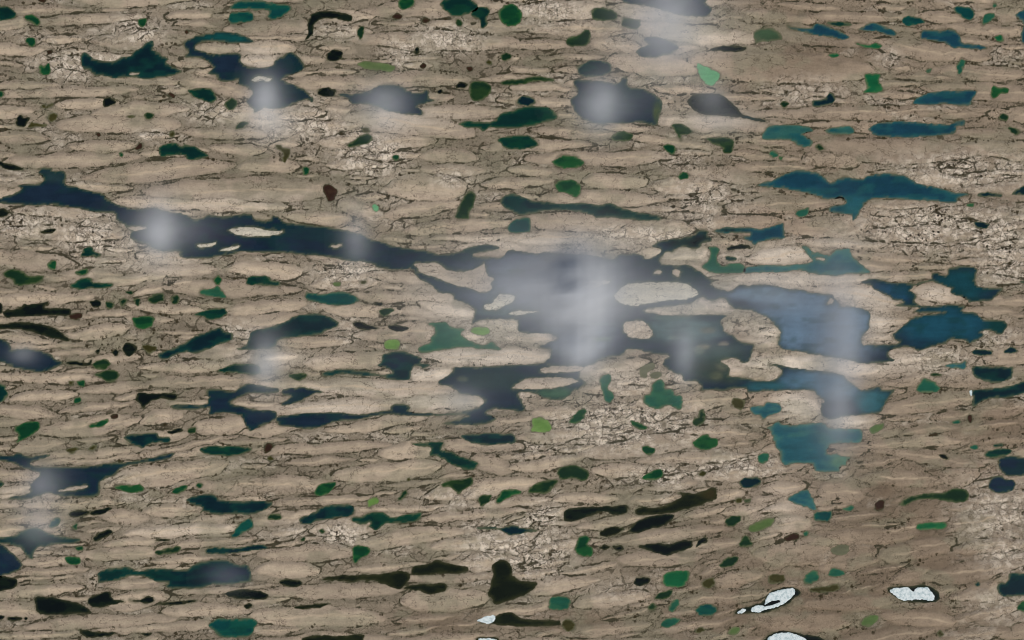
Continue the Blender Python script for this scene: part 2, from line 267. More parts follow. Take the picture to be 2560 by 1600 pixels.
y Q4 95,500 100,465 140,462 180,485 180,525 130,530 95,525 | lime green squarish pond west of the pale rock field | the lime green pond
b Q4 270,480 310,430 345,420 345,450 320,480 290,490
G Q4 415,275 465,258 470,290 455,325 480,350 470,385 445,380 430,340
u Q4 600,245 620,215 665,205 670,225 640,245 635,270 610,265
u Q4 655,255 690,245 705,265 690,278 660,272
d Q4 850,480 860,460 880,455 885,430 905,425 908,460 895,490 860,495
o Q4 1030,390 1050,370 1095,380 1100,400 1080,430 1050,415
b Q4 555,475 590,480 640,510 600,515 575,500
b Q4 855,580 880,555 910,537 940,555 970,562 975,590 940,610 900,613 865,600 | vivid dark green gem-shaped pond beside the pale rock field | the gem-shaped green pond
b Q4 610,605 640,597 680,610 665,635 630,635
b Q4 620,745 660,712 710,710 710,735 680,755 630,755
G Q4 1160,650 1180,632 1210,635 1205,665 1180,675
o Q4 880,730 900,715 915,730 900,742
c Q4 1075,770 1110,745 1170,745 1170,775 1120,790 1085,790
d Q4 215,730 225,700 290,685 320,695 360,710 358,745 330,760 290,745 230,755
d Q4 75,810 100,780 170,757 212,757 200,780 160,820 110,815
k Q4 245,930 255,895 330,885 400,880 480,878 535,872 540,910 500,920 430,905 370,925 300,950 250,948 | black sausage-shaped lake on the brown southern plain | the black sausage-shaped lake
q Q4 585,900 620,885 700,885 760,860 800,835 790,815 870,820 920,800 960,795 965,840 900,870 830,890 760,910 680,915 600,920 | black and olive lake rising to a broad east end | the black and olive lake
k Q4 555,990 600,950 660,925 750,920 770,930 720,970 660,985 600,1005 565,1000
q Q4 415,1010 450,980 510,980 510,1000 450,1025
k Q4 600,1065 680,1055 740,1060 800,1042 845,1045 850,1070 800,1090 720,1110 660,1095 620,1080 | black lake sagging like a hammock below the black and olive one | the black hammock lake
k Q4 870,1075 880,1040 910,1028 918,1050 895,1055
b Q4 300,1095 310,1035 350,1018 370,1035 360,1060 385,1075 380,1110 330,1115
q Q4 415,1075 440,1060 460,1075 435,1085
k Q4 475,1070 510,1065 530,1080 500,1088
d Q4 1005,950 1030,930 1080,928 1070,960 1050,975 1020,970
p Q4 1120,975 1170,950 1230,935 1230,970 1180,995 1125,1005
d Q4 1075,1055 1105,1018 1130,1050 1120,1070 1080,1070
r Q4 1290,1030 1320,1010 1355,1015 1340,1038 1300,1042
G Q4 1375,1010 1400,1000 1395,1020 1380,1024
o Q4 1055,845 1080,842 1080,860 1058,862
d Q4 1095,850 1125,840 1125,855 1100,860
d Q4 985,1160 1010,1130 1060,1115 1065,1140 1030,1165 1000,1172
B Q4 710,1230 730,1195 790,1185 835,1185 830,1225 800,1260 750,1260 720,1250 | deep green pond with a pointed foot on the southern plain | the deep green pointed pond
k Q4 575,1245 590,1220 645,1220 645,1240 600,1252
o Q4 900,1250 915,1225 950,1222 960,1250 930,1265
o Q4 1210,1240 1225,1210 1260,1202 1290,1215 1280,1240 1240,1245
G Q4 1375,1235 1390,1200 1430,1180 1450,1195 1445,1230 1400,1248
G Q4 1495,1205 1520,1172 1555,1185 1570,1200 1530,1212
o Q4 1415,1270 1480,1262 1540,1248 1540,1278 1480,1288 1415,1285
d Q4 675,1305 710,1285 755,1275 750,1300 710,1318 685,1315
G Q4 175,1360 185,1315 230,1308 270,1318 270,1355 220,1370
G Q4 745,1370 750,1335 780,1320 785,1345 765,1375
d Q4 645,1350 665,1338 685,1350 675,1370 650,1370
e Q4 870,1380 880,1350 920,1340 960,1355 960,1385 910,1398
G Q4 705,1435 740,1408 800,1415 770,1440 730,1455
o Q4 865,1470 890,1450 910,1460 890,1480
p Q4 1020,1480 1050,1450 1080,1460 1060,1485
p Q4 1650,1435 1680,1395 1720,1390 1725,1415 1690,1445
o Q4 2010,1480 2025,1465 2040,1485 2025,1495
e Q4 1430,930 1440,908 1510,905 1510,930 1480,948 1440,948
G Q4 1565,895 1600,878 1620,885 1600,902
r Q4 1715,880 1730,858 1760,855 1755,890 1730,900
d Q4 1835,870 1880,835 1960,820 2040,815 2090,800 2150,805 2160,840 2110,862 2040,850 1960,845 1900,855 1860,875 | olive green caterpillar-shaped lake on the eastern plain | the caterpillar-shaped lake
B Q4 1910,975 1920,965 2040,955 2045,980 1990,990 1910,992 | bright green bar-shaped pond on the eastern brown plain | the bar-shaped green pond
u Q4 1510,1085 1540,1065 1590,1070 1585,1105 1530,1110
p Q4 1690,510 1750,490 1750,515 1710,540 1695,535
r Q4 2150,460 2165,450 2178,470 2165,490
G Q4 2075,480 2110,470 2115,485 2085,490
r Q4 1965,545 2000,535 2005,548 1970,552
G Q4 2165,600 2185,588 2205,600 2185,612
g Q4 2230,640 2260,615 2310,605 2365,615 2340,640 2280,650
g Q4 2270,588 2310,580 2315,595 2280,600
n Q4 2300,665 2340,645 2419,650 2460,660 2460,730 2400,735 2340,735 2310,710 | navy lake cut by the right edge low on the plain | the navy lake at the right edge
n Q4 2250,780 2270,745 2310,735 2330,755 2370,760 2370,800 2320,820 2270,805
k Q4 2020,635 2050,640 2060,660 2030,655
c Q4 2290,1270 2310,1240 2335,1240 2350,1200 2400,1195 2460,1210 2460,1290 2400,1300 2350,1305 2310,1300
c Q4 2190,1248 2203,1236 2212,1250 2200,1258
b Q4 2390,1350 2419,1325 2460,1330 2460,1370 2400,1375
n Q2 490,-20 510,0 540,15 620,25 700,45 760,65 850,75 920,78 945,45 910,15 900,-20 | slate lake under bright mist at the top edge | the misty lake at the top edge
d Q2 380,80 385,45 430,38 490,60 490,90 440,97 390,92
d Q2 520,115 530,85 600,95 590,135 540,130
d Q2 265,215 270,180 320,165 345,140 370,145 365,200 330,220
n Q2 585,250 620,225 645,210 625,185 650,175 720,185 785,220 770,245 700,265 640,272 | slate diamond-shaped lake below the misty top lake | the slate diamond lake
k Q2 935,235 980,220 1060,218 1100,225 1080,240 1000,242
c Q2 310,325 350,295 400,290 455,300 465,330 440,350 380,362 330,358
d Q2 -40,385 60,370 120,360 200,375 180,385 120,382 60,395 0,405 -40,400
m Q2 870,305 900,310 980,345 970,385 940,405 905,385 | pale mint green pond on the brown northern plain | the mint green pond
n Q2 280,470 310,440 295,400 300,380 400,380 500,395 520,370 545,375 550,412 600,415 660,440 710,490 690,560 680,590 620,582 500,580 400,582 320,550 290,510 | big slate lake with bright mist on it and olive east rim | the big misty square lake
c Q2 30,490 35,460 70,455 110,470 100,495 60,500
k Q2 835,490 850,455 960,440 1010,465 1050,500 1090,540 1180,565 1200,580 1120,560 1060,550 960,545 880,530 | black lake with misty crown and a thin blue eastern tail | the black lake with the blue tail
d Q2 470,650 490,630 530,620 567,635 560,660 500,668
d Q2 755,590 800,585 845,610 840,630 800,640 795,660 775,625
d Q2 920,655 970,650 1040,655 1045,690 1030,725 1000,725 990,695 950,680
b Q2 715,690 740,683 775,695 765,725 730,715
b Q2 190,765 230,738 290,735 340,765 320,790 260,795 210,785 | green oval pond with a dark centre, like an eye | the eye-shaped pond
b Q2 785,830 810,815 830,825 825,842 790,845
b Q2 205,870 230,850 290,850 325,880 320,915 300,935 270,915 220,900
e Q2 -20,1075 0,1050 40,1030 80,1030 85,1090 40,1102 -10,1100
v Q2 1300,125 1400,135 1440,115 1500,130 1560,155 1590,175 1560,185 1480,170 1400,155 1330,138 | narrow blue lake slanting down eastward near the top right | the narrow blue lake
g Q2 1490,110 1540,103 1610,115 1540,125
v Q2 1640,140 1680,118 1720,108 1750,125 1800,140 1810,165 1770,165 1720,150 1670,148
e Q2 1845,105 1860,78 1910,80 1945,100 1920,115 1870,125
v Q2 1935,180 1945,140 2020,145 2080,140 2110,165 2120,195 2150,205 2210,212 2235,230 2180,232 2110,222 2080,225 2040,200 1960,185 | deep blue lake with a thin tail near the top right corner | the deep blue tailed lake
e Q2 2085,45 2110,30 2170,40 2180,75 2160,95 2120,75
G Q2 2220,110 2230,70 2280,62 2270,90 2230,115
G Q2 2268,20 2285,12 2292,28 2275,35
v Q2 2380,75 2419,50 2460,40 2460,200 2419,205 2405,170 2415,110
s Q2 1140,165 1170,135 1240,140 1280,180 1250,190 1180,195 1150,200
B Q2 1620,205 1680,212 1720,202 1748,215 1720,228 1650,220
B Q2 1495,260 1530,250 1550,262 1520,272
B Q2 1670,380 1675,348 1740,350 1735,380 1755,415 1735,438 1665,440 1680,410 | green hourglass-shaped pond with a thin sandy rim | the hourglass pond
G Q2 2110,340 2105,310 2120,280 2138,290 2130,325 2120,348
G Q2 1955,330 1985,322 1975,345 1960,345
B Q2 2280,180 2310,165 2325,185 2305,200
v Q2 1895,490 1920,460 2000,435 2080,430 2190,430 2170,480 2160,497 2050,492 1960,498 1910,495 | blue lake like a slanted parallelogram at the upper right | the blue parallelogram lake
b Q2 2260,440 2270,405 2300,415 2340,415 2345,440 2310,445 2280,465
d Q2 2300,555 2320,535 2345,550 2335,572
c Q2 1415,495 1425,475 1480,465 1495,440 1525,445 1520,480 1470,500 1430,505
d Q2 1265,490 1285,478 1310,490 1290,508
v Q2 1690,610 1720,585 1830,572 1930,578 2050,590 2100,575 2140,570 2135,595 2100,600 2095,630 2000,642 1900,645 1780,648 1710,635 | long blue capsule-shaped lake at the upper right | the blue capsule lake
w Q2 1180,655 1200,610 1230,592 1330,590 1400,597 1420,620 1370,630 1420,665 1410,690 1360,690 1310,660 1230,660
w Q2 1480,615 1530,600 1600,600 1610,630 1560,637 1500,630
d Q2 1430,690 1450,680 1475,700 1450,710
G Q2 1215,725 1240,715 1255,740 1230,745
B Q2 1260,742 1285,745 1270,758
d Q2 2340,600 2390,610 2395,632 2360,625
v Q2 1160,875 1200,858 1240,850 1290,820 1350,808 1400,810 1450,820 1490,855 1510,865 1560,840 1650,845 1680,830 1790,822 1860,835 1920,870 2000,885 2080,905 2160,915 2110,935 2090,958 1990,950 1900,945 1800,938 1720,935 1690,945 1660,970 1640,1010 1610,1045 1600,1015 1510,1005 1510,975 1575,965 1560,935 1500,940 1440,925 1370,905 1290,890 1200,882 | long deep blue lake with a teal bay hanging from its south side | the long deep blue lake
c Q2 2200,920 2230,910 2310,918 2310,930 2230,928
c Q2 2365,915 2400,890 2460,870 2460,920 2390,920
G Q2 1340,1010 1370,990 1405,980 1400,1010 1370,1025
c Q2 2185,1050 2220,1048 2255,1060 2240,1080 2200,1075
B Q2 2150,965 2180,958 2180,975 2158,976
q Q3 2256,1500 2300,1497 2352,1503 2355,1535 2256,1535
"""
ISLANDS = """
Q1 1080,1090 1110,1078 1140,1072 1200,1075 1260,1085 1335,1090 1320,1105 1250,1115 1180,1118 1130,1112 | cream spindle-shaped island in the great lake's dark western reach
Q1 930,1155 980,1148 1020,1145 1010,1160 950,1168 | small flat cream islet southwest of the spindle-shaped island, the western of two
Q1 1040,1180 1080,1168 1130,1160 1120,1175 1080,1185 | small slanted cream islet just south of the spindle-shaped island, the eastern of two
Q1 600,1075 650,1068 690,1072 680,1085 630,1090 | tiny pale islet where the great lake first narrows in the west
Q1 1565,1160 1610,1153 1617,1163 1580,1169 | speck-sized pale islet alone in the great lake east of the spindle-shaped island
A 130,290 250,292 350,295 430,340 480,365 600,372 700,345 770,310 790,285 800,330 815,400 885,440 860,480 875,520 830,560 740,560 680,530 600,515 480,490 400,450 330,425 250,400 180,370 150,330 | large wing-shaped tan island where the great lake's channel splits
A 800,690 870,670 930,600 970,582 1030,585 1075,600 1070,650 1000,690 940,725 820,738 | cream bean-shaped island standing diagonally in the great lake's middle
A 1025,780 1080,745 1170,738 1320,755 1200,768 1100,785 | thin cream sliver of an island below the bean-shaped island
A 1710,495 1760,460 1850,462 1975,460 1970,485 1890,505 1840,535 1750,530 | small cream wedge-shaped island in the brightest mist of the great lake
A 2020,605 2060,560 2130,500 2260,480 2419,470 B 200,625 350,625 440,640 490,670 550,720 530,755 440,782 330,796 200,808 80,826 0,830 A 2230,700 2140,690 2060,650 | big smooth pinkish white whaleback island in the great lake
A 2105,900 2135,850 2200,840 2300,840 2350,890 2395,950 2370,995 2300,1008 2200,1000 2140,960 | rounded rocky tan island with dark pits south of the whaleback island
A 1055,1470 1120,1430 1200,1385 1380,1370 1550,1375 1660,1400 1670,1420 1560,1450 1400,1480 1200,1490 1110,1490 | long oval tan ridge island in the great lake's southern bay
A 1320,1300 1400,1270 1560,1265 1725,1270 1695,1318 1560,1325 1380,1330 | flat pale bar island just north of the oval ridge island
B 1660,400 1700,390 1750,400 1740,420 1690,415 | tiny pinkish islet in the slate blue lake north of the curved spit
B 130,535 170,510 205,520 190,545 140,550 | speck-like pale islet north of the whaleback island, the western of two
B 300,520 340,508 385,530 350,575 310,545 | tiny pale diamond islet northeast of the whaleback island, the eastern of two
B 1772,830 1800,768 1832,790 1802,832 | tiny sandy islet by the north shore of the great lake's blue arm
T 1225,700 1265,688 1320,690 1300,705 1250,712 | tiny tan islet at the south shore of the horned dark green lake
Q1 1185,375 1215,358 1250,366 1282,373 1272,389 1230,381 1200,387 | white bow-shaped islet in the hooked navy lake
Q3 275,808 340,788 412,781 400,796 330,808 | thin pale islet in the long-armed navy lake near the left edge
"""
ICE = """
Q3 2253,1422 2275,1408 2288,1395 2298,1377 2310,1368 2325,1383 2341,1405 2332,1426 2305,1436 2285,1428 | small crumpled white ice block on the narrow lake near the bottom centre
Q4 1193,1347 1200,1318 1215,1294 1260,1277 1310,1268 1332,1268 1336,1290 1310,1320 1272,1347 1230,1362 1197,1367 1192,1357 1252,1340 1268,1330 1258,1323 1225,1330 1205,1338 | long cracked white ice sheet lying aslant on the western icy lake
Q4 1128,1372 1150,1349 1185,1349 1196,1365 1170,1379 1145,1380 | small white ice floe trailing southwest of the long cracked ice sheet
Q4 1063,1382 1088,1364 1106,1368 1098,1378 1078,1386 | tiny white ice sliver at the western tip of the icy lake
Q4 1788,1282 1800,1269 1835,1265 1870,1261 1888,1279 1900,1283 1910,1267 1960,1263 1980,1283 1996,1305 1986,1326 1920,1319 1850,1326 1815,1306 | broad bright white ice sheet with a notched top on the eastern icy lake
Q4 1208,1506 1250,1481 1310,1477 1350,1488 1372,1500 1392,1512 1385,1528 1240,1530 | pale ice sheet cut off by the bottom edge
Q3 2262,1507 2300,1503 2345,1510 2345,1530 2265,1528 | thin white ice strip at the bottom edge near the centre
Q4 2138,346 2172,331 2172,360 2158,354 | tiny white ice wedge at the tip of the right-edge dark teal lake
"""
RIDGES = """
Q1 190,105 610,85 28;790,75 990,70 25;-60,110 130,110 30;-60,400 245,400 22;-40,445 650,425 28;790,300 1005,300 27;820,365 1190,445 40;280,590 830,580 42;440,545 870,500 36;330,690 650,685 30;-60,650 190,650 27;70,765 560,745 36;470,830 1010,785 46;320,880 610,890 25;1000,690 1240,710 27;800,905 1530,890 58;540,955 1340,970 34;920,230 1130,225 25;1130,215 1400,235 36;1140,285 1280,290 28;1340,395 1800,395 34;1800,370 2170,370 36;1480,470 1660,480 18;1100,140 1440,130 36;1100,182 1430,180 16;1700,560 2180,620 52;1990,525 2360,525 34;2020,740 2230,740 34;2040,805 2250,810 28;1820,890 2190,890 62;1600,950 1800,1020 42;1340,1010 1660,1040 34;1850,1010 2150,965 38;1900,1090 2419,1050 30;2080,1125 2419,1120 20;740,1290 1000,1270 28;430,1340 760,1300 26;1100,1255 1400,1290 42;-60,1425 420,1400 36;1080,1470 1450,1430 36;440,1480 620,1490 20;1700,1400 2150,1400 26;2000,1440 2240,1480 30;1880,1460 2060,1490 22;630,1390 920,1330 24
Q2 500,40 900,90 44;590,130 1140,190 50;410,210 590,220 36;480,290 870,320 50;850,300 1690,330 70;1250,150 1640,200 40;1420,80 1840,80 27;1100,60 1430,105 27;1740,210 2180,260 42;650,410 940,425 22;730,570 1210,600 38;0,215 240,215 26;-20,320 180,335 18;10,410 260,415 20;150,620 460,640 26;160,750 690,745 36;570,650 930,690 24;340,850 640,860 38;0,800 190,820 26;830,800 1190,850 34;1310,540 2190,520 34;1900,545 2200,540 20;1500,700 2100,720 58;1380,740 1640,770 40;2110,620 2400,640 26;1300,1080 1680,1060 50;1400,1150 1730,1150 22;1060,980 1500,950 42;1700,965 2000,960 26;-20,1130 370,1120 34;1110,1220 1430,1200 42;1050,1310 1700,1320 30;1600,1200 1900,1220 22;1690,1310 1980,1300 24;1500,1380 1850,1430 50;1900,1370 2150,1410 38
Q3 -40,70 270,110 20;60,120 350,120 16;330,80 600,40 34;260,160 450,145 16;580,80 700,65 20;640,230 1080,210 26;-60,265 500,280 27;740,300 1200,270 30;40,370 370,345 27;330,420 600,390 20;-60,430 230,440 30;660,480 870,450 34;80,610 270,580 34;230,650 660,610 26;190,680 670,640 20;690,630 1060,560 16;920,510 1180,490 44;1300,425 1860,395 38;1100,395 1290,400 18;1280,310 2130,330 40;1860,400 2285,380 32;1240,180 1390,170 20;1330,110 1610,100 28;1990,180 2419,175 32;1950,260 2150,245 22;1070,580 1320,570 16;1290,620 1780,590 30;1560,520 1990,460 27;500,760 1040,690 52;1000,790 1500,780 48;-80,735 185,740 30;-60,810 145,795 18;110,870 580,860 25;500,930 680,930 38;690,900 950,890 30;590,1010 1140,970 30;500,1060 800,1030 22;400,1110 720,1090 34;-40,940 270,930 30;40,1200 350,1180 20;1200,1180 1510,1170 40;1260,1100 1640,1100 40;710,1140 990,1130 22;500,1250 780,1240 27;-60,1300 390,1270 27;760,1380 1180,1370 35;830,1290 1080,1270 18;1330,1290 1850,1270 36;1200,1400 1800,1400 48;220,1440 740,1420 35;540,1470 1030,1440 22;-60,1490 370,1480 18;1900,1330 2310,1310 52;1700,1060 2170,990 40;1980,940 2419,900 22;1580,740 2080,690 42;2090,580 2419,600 34;2250,660 2419,700 42;1300,870 1720,840 22;1680,900 2060,880 18;1910,1230 2330,1210 22
Q4 330,240 600,200 34;350,330 620,340 26;90,440 310,430 34;850,530 1140,540 36;660,660 1030,650 27;380,720 620,700 35;180,840 490,845 27;560,850 790,840 25;330,970 650,930 27;830,930 1000,890 22;450,1050 970,990 30;560,1130 830,1120 42;900,1200 1000,1170 25;1220,350 1470,440 52;1490,480 1740,460 26;1130,190 1700,245 42;1500,600 1800,600 22;1440,800 1660,830 58;1200,800 1360,790 30;1230,970 1430,960 42;1760,420 2180,360 42;1700,590 2100,560 30;1770,620 2160,680 34;1660,740 2030,760 38;2040,740 2200,730 42;1700,1010 2050,940 26;1360,1060 1900,1000 42;1720,1110 2100,1050 50;1150,1110 1700,1090 58;2100,1090 2419,1050 34;830,1330 1200,1290 34;1400,1340 1800,1330 42;1150,1420 1600,1430 46;1740,1400 2100,1420 42;300,1470 600,1440 34;90,1490 260,1460 18;300,1340 640,1300 34;1450,1170 1700,1130 34;1800,1230 1960,1180 34;2200,430 2400,400 46;-20,80 210,90 26;-20,165 185,170 30
A 210,1180 1430,1170 75;20,1400 530,1340 60
"""


def parse(txt, coded):
    out = []
    for line in txt.strip().splitlines():
        f = [s.strip() for s in line.split('|')]
        tk = f[0].split()
        code = tk.pop(0) if coded else ''
        fr, pts = None, []
        for t in tk:
            if ',' in t:
                a, b = t.split(',')
                pts.append((fr[0] + float(a) / fr[2], fr[1] + float(b) / fr[2]))
            else:
                fr = FR[t]
        out.append((code, np.array(pts), f[1] if len(f) > 1 else None, f[2] if len(f) > 2 else None))
    return out


def smooth(P, n):                              # closed Catmull-Rom curve through the points
    a, b, c, d = np.roll(P, 1, 0), P, np.roll(P, -1, 0), np.roll(P, -2, 0)
    o = []
    for k in range(n):
        t = k / n
        o.append(0.5 * ((2 * b) + (-a + c) * t + (2 * a - 5 * b + 4 * c - d) * t * t + (-a + 3 * b - 3 * c + d) * t ** 3))
    return np.stack(o, 1).reshape(-1, 2)


_rng = np.random.default_rng(7)
_TAB = _rng.random((8, 256, 256))


def vnoise(x, y, seed=0):
    t = _TAB[seed % 8]
    o = (seed * 37) % 256
    xi, yi = np.floor(x).astype(np.int64), np.floor(y).astype(np.int64)
    fx, fy = x - xi, y - yi
    fx, fy = fx * fx * fx * (fx * (fx * 6 - 15) + 10), fy * fy * fy * (fy * (fy * 6 - 15) + 10)
    x0, x1, y0, y1 = (xi + o) & 255, (xi + 1 + o) & 255, yi & 255, (yi + 1) & 255
    return (t[y0, x0] * (1 - fx) + t[y0, x1] * fx) * (1 - fy) + (t[y1, x0] * (1 - fx) + t[y1, x1] * fx) * fy


def fbm(x, y, seed=0, oct=4):
    s, a, f, tot = 0.0, 1.0, 1.0, 0.0
    for k in range(oct):
        s = s + a * vnoise(x * f + 17.3 * k, y * f - 9.1 * k, seed + k)
        tot += a
        a *= 0.5
        f *= 2.03
    return s / tot


def sstep(a, b, x):
    t = np.clip((x - a) / (b - a), 0, 1)
    return t * t * (3 - 2 * t)


def lerp(a, b, t):
    return a + (b - a) * t


def srgb(r, g, b):
    c = np.array([r, g, b]) / 255.0
    return np.where(c <= 0.04045, c / 12.92, ((c + 0.055) / 1.055) ** 2.4)


def warp(P):                                   # small natural irregularity of every shoreline
    x, y = P[:, 0], P[:, 1]
    wx = (fbm(x / 9, y / 7, 3, 4) - 0.5) * 7.0 + (fbm(x / 40, y / 30, 1, 2) - 0.5) * 6.0
    wy = (fbm(x / 10, y / 6, 5, 4) - 0.5) * 5.5 + (fbm(x / 40, y / 30, 4, 2) - 0.5) * 4.0
    return np.stack([x + wx, y + wy], 1)


def sdf(poly, Pw, pad):
    """signed distance (pixels, negative inside) of warped points to a closed outline, clipped at +-pad"""
    a, b = poly, np.roll(poly, -1, 0)
    d = b - a
    L2 = np.maximum((d * d).sum(1), 1e-9)
    out = np.full(len(Pw), pad, float)
    T = 48.0
    key = (np.floor(Pw[:, 0] / T).astype(np.int64) + 4096) * 8192 + np.floor(Pw[:, 1] / T).astype(np.int64) + 4096
    order = np.argsort(key, kind='stable')
    ks = key[order]
    cuts = np.flatnonzero(np.diff(ks)) + 1
    mnx, mxx = np.minimum(a[:, 0], b[:, 0]), np.maximum(a[:, 0], b[:, 0])
    mny, mxy = np.minimum(a[:, 1], b[:, 1]), np.maximum(a[:, 1], b[:, 1])

    def inside(p, sel):
        A, B = a[sel], b[sel]
        yy, xx = p[:, 1:2], p[:, 0:1]
        cr = (A[None, :, 1] > yy) != (B[None, :, 1] > yy)
        with np.errstate(divide='ignore', invalid='ignore'):
            xc = A[None, :, 0] + (yy - A[None, :, 1]) / (B[None, :, 1] - A[None, :, 1]) * (B[None, :, 0] - A[None, :, 0])
        return ((cr & (xx < xc)).sum(1) % 2) == 1

    for idx in np.split(order, cuts):
        if not len(idx):
            continue
        p = Pw[idx]
        lo, hi = p.min(0), p.max(0)
        near = (mnx < hi[0] + pad) & (mxx > lo[0] - pad) & (mny < hi[1] + pad) & (mxy > lo[1] - pad)
        row = (mny <= hi[1]) & (mxy >= lo[1])
        if not near.any():
            if row.any() and inside(p[:1], row)[0]:
                out[idx] = -pad
            continue
        A, D, LL = a[near], d[near], L2[near]
        r = p[:, None, :] - A[None]
        t = np.clip((r * D[None]).sum(2) / LL[None], 0, 1)
        q = r - t[:, :, None] * D[None]
        m = np.minimum(np.sqrt((q * q).sum(2).min(1)), pad)
        ins = inside(p, row) if row.any() else np.zeros(len(p), bool)
        out[idx] = np.where(ins, -m, m)
    return out


LAKE = parse(LAKES, True)
ISLE = parse(ISLANDS, False)
FLOE = parse(ICE, False)
lake_poly = [smooth(l[1], 4) for l in LAKE]
isle_poly = [smooth(l[1], 4) for l in ISLE]
floe_poly = [smooth(l[1], 3) for l in FLOE]


def W(px, py, z):                              # survey pixel -> metres
    return np.stack([(px - 1280) * S, (800 - py) * S, z], 1)


def grid_mesh(name, V, ny, nx, attrs=(), colors=(), keep=None):
    i = np.arange(ny * nx).reshape(ny, nx)
    F = np.stack([i[1:, :-1], i[1:, 1:], i[:-1, 1:], i[:-1, :-1]], 2).reshape(-1, 4)
    if keep is not None:
        F = F[keep[F].any(1)]
        used = np.zeros(len(V), bool)
        used[F] = True
        re = np.cumsum(used) - 1
        F = re[F]
        V = V[used]
    else:
        used = slice(None)
    me = bpy.data.meshes.new(name)
    me.vertices.add(len(V))
    me.vertices.foreach_set("co", V.astype(np.float32).ravel())
    me.loops.add(F.size)
    me.loops.foreach_set("vertex_index", F.astype(np.int32).ravel())
    me.polygons.add(len(F))
    me.polygons.foreach_set("loop_start", (np.arange(len(F)) * 4).astype(np.int32))
    me.polygons.foreach_set("loop_total", np.full(len(F), 4, np.int32))
    me.update(calc_edges=True)
    me.polygons.foreach_set("use_smooth", np.ones(len(F), bool))
    for n, a in attrs:
        at = me.attributes.new(n, 'FLOAT', 'POINT')
        at.data.foreach_set("value", np.ascontiguousarray(a[used], np.float32))
    for n, c in colors:
        at = me.attributes.new(n, 'FLOAT_COLOR', 'POINT')
        c4 = np.concatenate([c[used], np.ones((len(c[used]), 1))], 1)
        at.data.foreach_set("color", np.ascontiguousarray(c4, np.float32).ravel())
    return me


def put(name, me, mat, **props):
    o = bpy.data.objects.new(name, me)
    me.materials.append(mat)
    col.objects.link(o)
    for k, v in props.items():
        o[k] = v
    return o


# ---------------------------------------------------------------- materials
def new_mat(name):
    m = bpy.data.materials.new(name)
    m.use_nodes = True
    return m, m.node_tree.nodes, m.node_tree.links


class NT:
    """tiny helper for wiring shader nodes"""
    def __init__(s, m):
        s.n, s.l = m.node_tree.nodes, m.node_tree.links

    def link(s, v, sock):
        if hasattr(v, 'links'):
            s.l.new(v, sock)
        else:
            sock.default_value = v

    def math(s, op, a, b=0.0, c=0.0, clamp=False):
        n = s.n.new("ShaderNodeMath")
        n.operation = op
        n.use_clamp = clamp
        for i, v in enumerate((a, b, c)):
            s.link(v, n.inputs[i])
        return n.outputs[0]

    def ss(s, v, a, b, lo=0.0, hi=1.0):
        n = s.n.new("ShaderNodeMapRange")
        n.interpolation_type = 'SMOOTHSTEP'
        s.link(v, n.inputs[0])
        for i, q in zip((1, 2, 3, 4), (a, b, lo, hi)):
            s.link(q, n.inputs[i])
        return n.outputs[0]

    def attr(s, name, out="Fac"):
        n = s.n.new("ShaderNodeAttribute")
        n.attribute_name = name
        return n.outputs[out]

    def mix(s, f, a, b, mode='MIX'):
        n = s.n.new("ShaderNodeMix")
        n.data_type = 'RGBA'
        n.blend_type = mode
        s.link(f, n.inputs[0])
        for v, k in ((a, 6), (b, 7)):
            s.link(v if hasattr(v, 'links') else tuple(v) + (1.0,), n.inputs[k])
        return n.outputs[2]

    def coords(s, sx, sy, rot=0.0):
        t = s.n.new("ShaderNodeTexCoord")
        m = s.n.new("ShaderNodeMapping")
        m.inputs["Scale"].default_value = (sx / S, sy / S, 1.0 / S)
        m.inputs["Rotation"].default_value = (0, 0, rot)
        s.l.new(t.outputs["Object"], m.inputs["Vector"])
        return m.outputs[0]

    def noise(s, vec, scale, detail=4.0, rough=0.55, dim='2D'):
        n = s.n.new("ShaderNodeTexNoise")
        n.noise_dimensions = dim
        s.link(vec, n.inputs["Vector"])
        n.inputs["Scale"].default_value = scale
        n.inputs["Detail"].default_value = detail
        n.inputs["Roughness"].default_value = rough
        return n.outputs["Fac"], n.outputs["Color"]

    def voro(s, vec, scale, feature='F1', rnd=1.0):
        n = s.n.new("ShaderNodeTexVoronoi")
        n.voronoi_dimensions = '2D'
        n.feature = feature
        s.link(vec, n.inputs["Vector"])
        n.inputs["Scale"].default_value = scale
        n.inputs["Randomness"].default_value = rnd
        return n


ALB = 1.10                                      # survey colour -> base colour under this sun


def C(r, g, b):
    return np.clip(srgb(r, g, b) * ALB, 0, 0.85)


ground_mat, _, _ = new_mat("tundra_ground")
q = NT(ground_mat)
bs = q.n["Principled BSDF"]
bs.inputs["Roughness"].default_value = 0.95
bs.inputs["Specular IOR Level"].default_value = 0.1
pc = q.coords(1, 1)
nA, nAc = q.noise(pc, 1 / 5.0, 5, 0.65)
nB, _ = q.noise(pc, 1 / 26.0, 4, 0.6)
fl = q.n.new("ShaderNodeCombineXYZ")                    # coordinates along and across the ice flow
q.l.new(q.attr("fx"), fl.inputs[0])
q.l.new(q.attr("fy"), fl.inputs[1])
fm = q.n.new("ShaderNodeMapping")
fm.inputs["Scale"].default_value = (0.09, 1, 1)
q.l.new(fl.outputs[0], fm.inputs["Vector"])
nS, _ = q.noise(fm.outputs[0], 1 / 6.0, 4, 0.62)
nL, _ = q.noise(pc, 1 / 60.0, 3, 0.6)
nC, _ = q.noise(q.coords(0.6, 1), 1 / 30.0, 6, 0.62)
nD, _ = q.noise(q.coords(0.8, 1), 1 / 13.0, 5, 0.6)
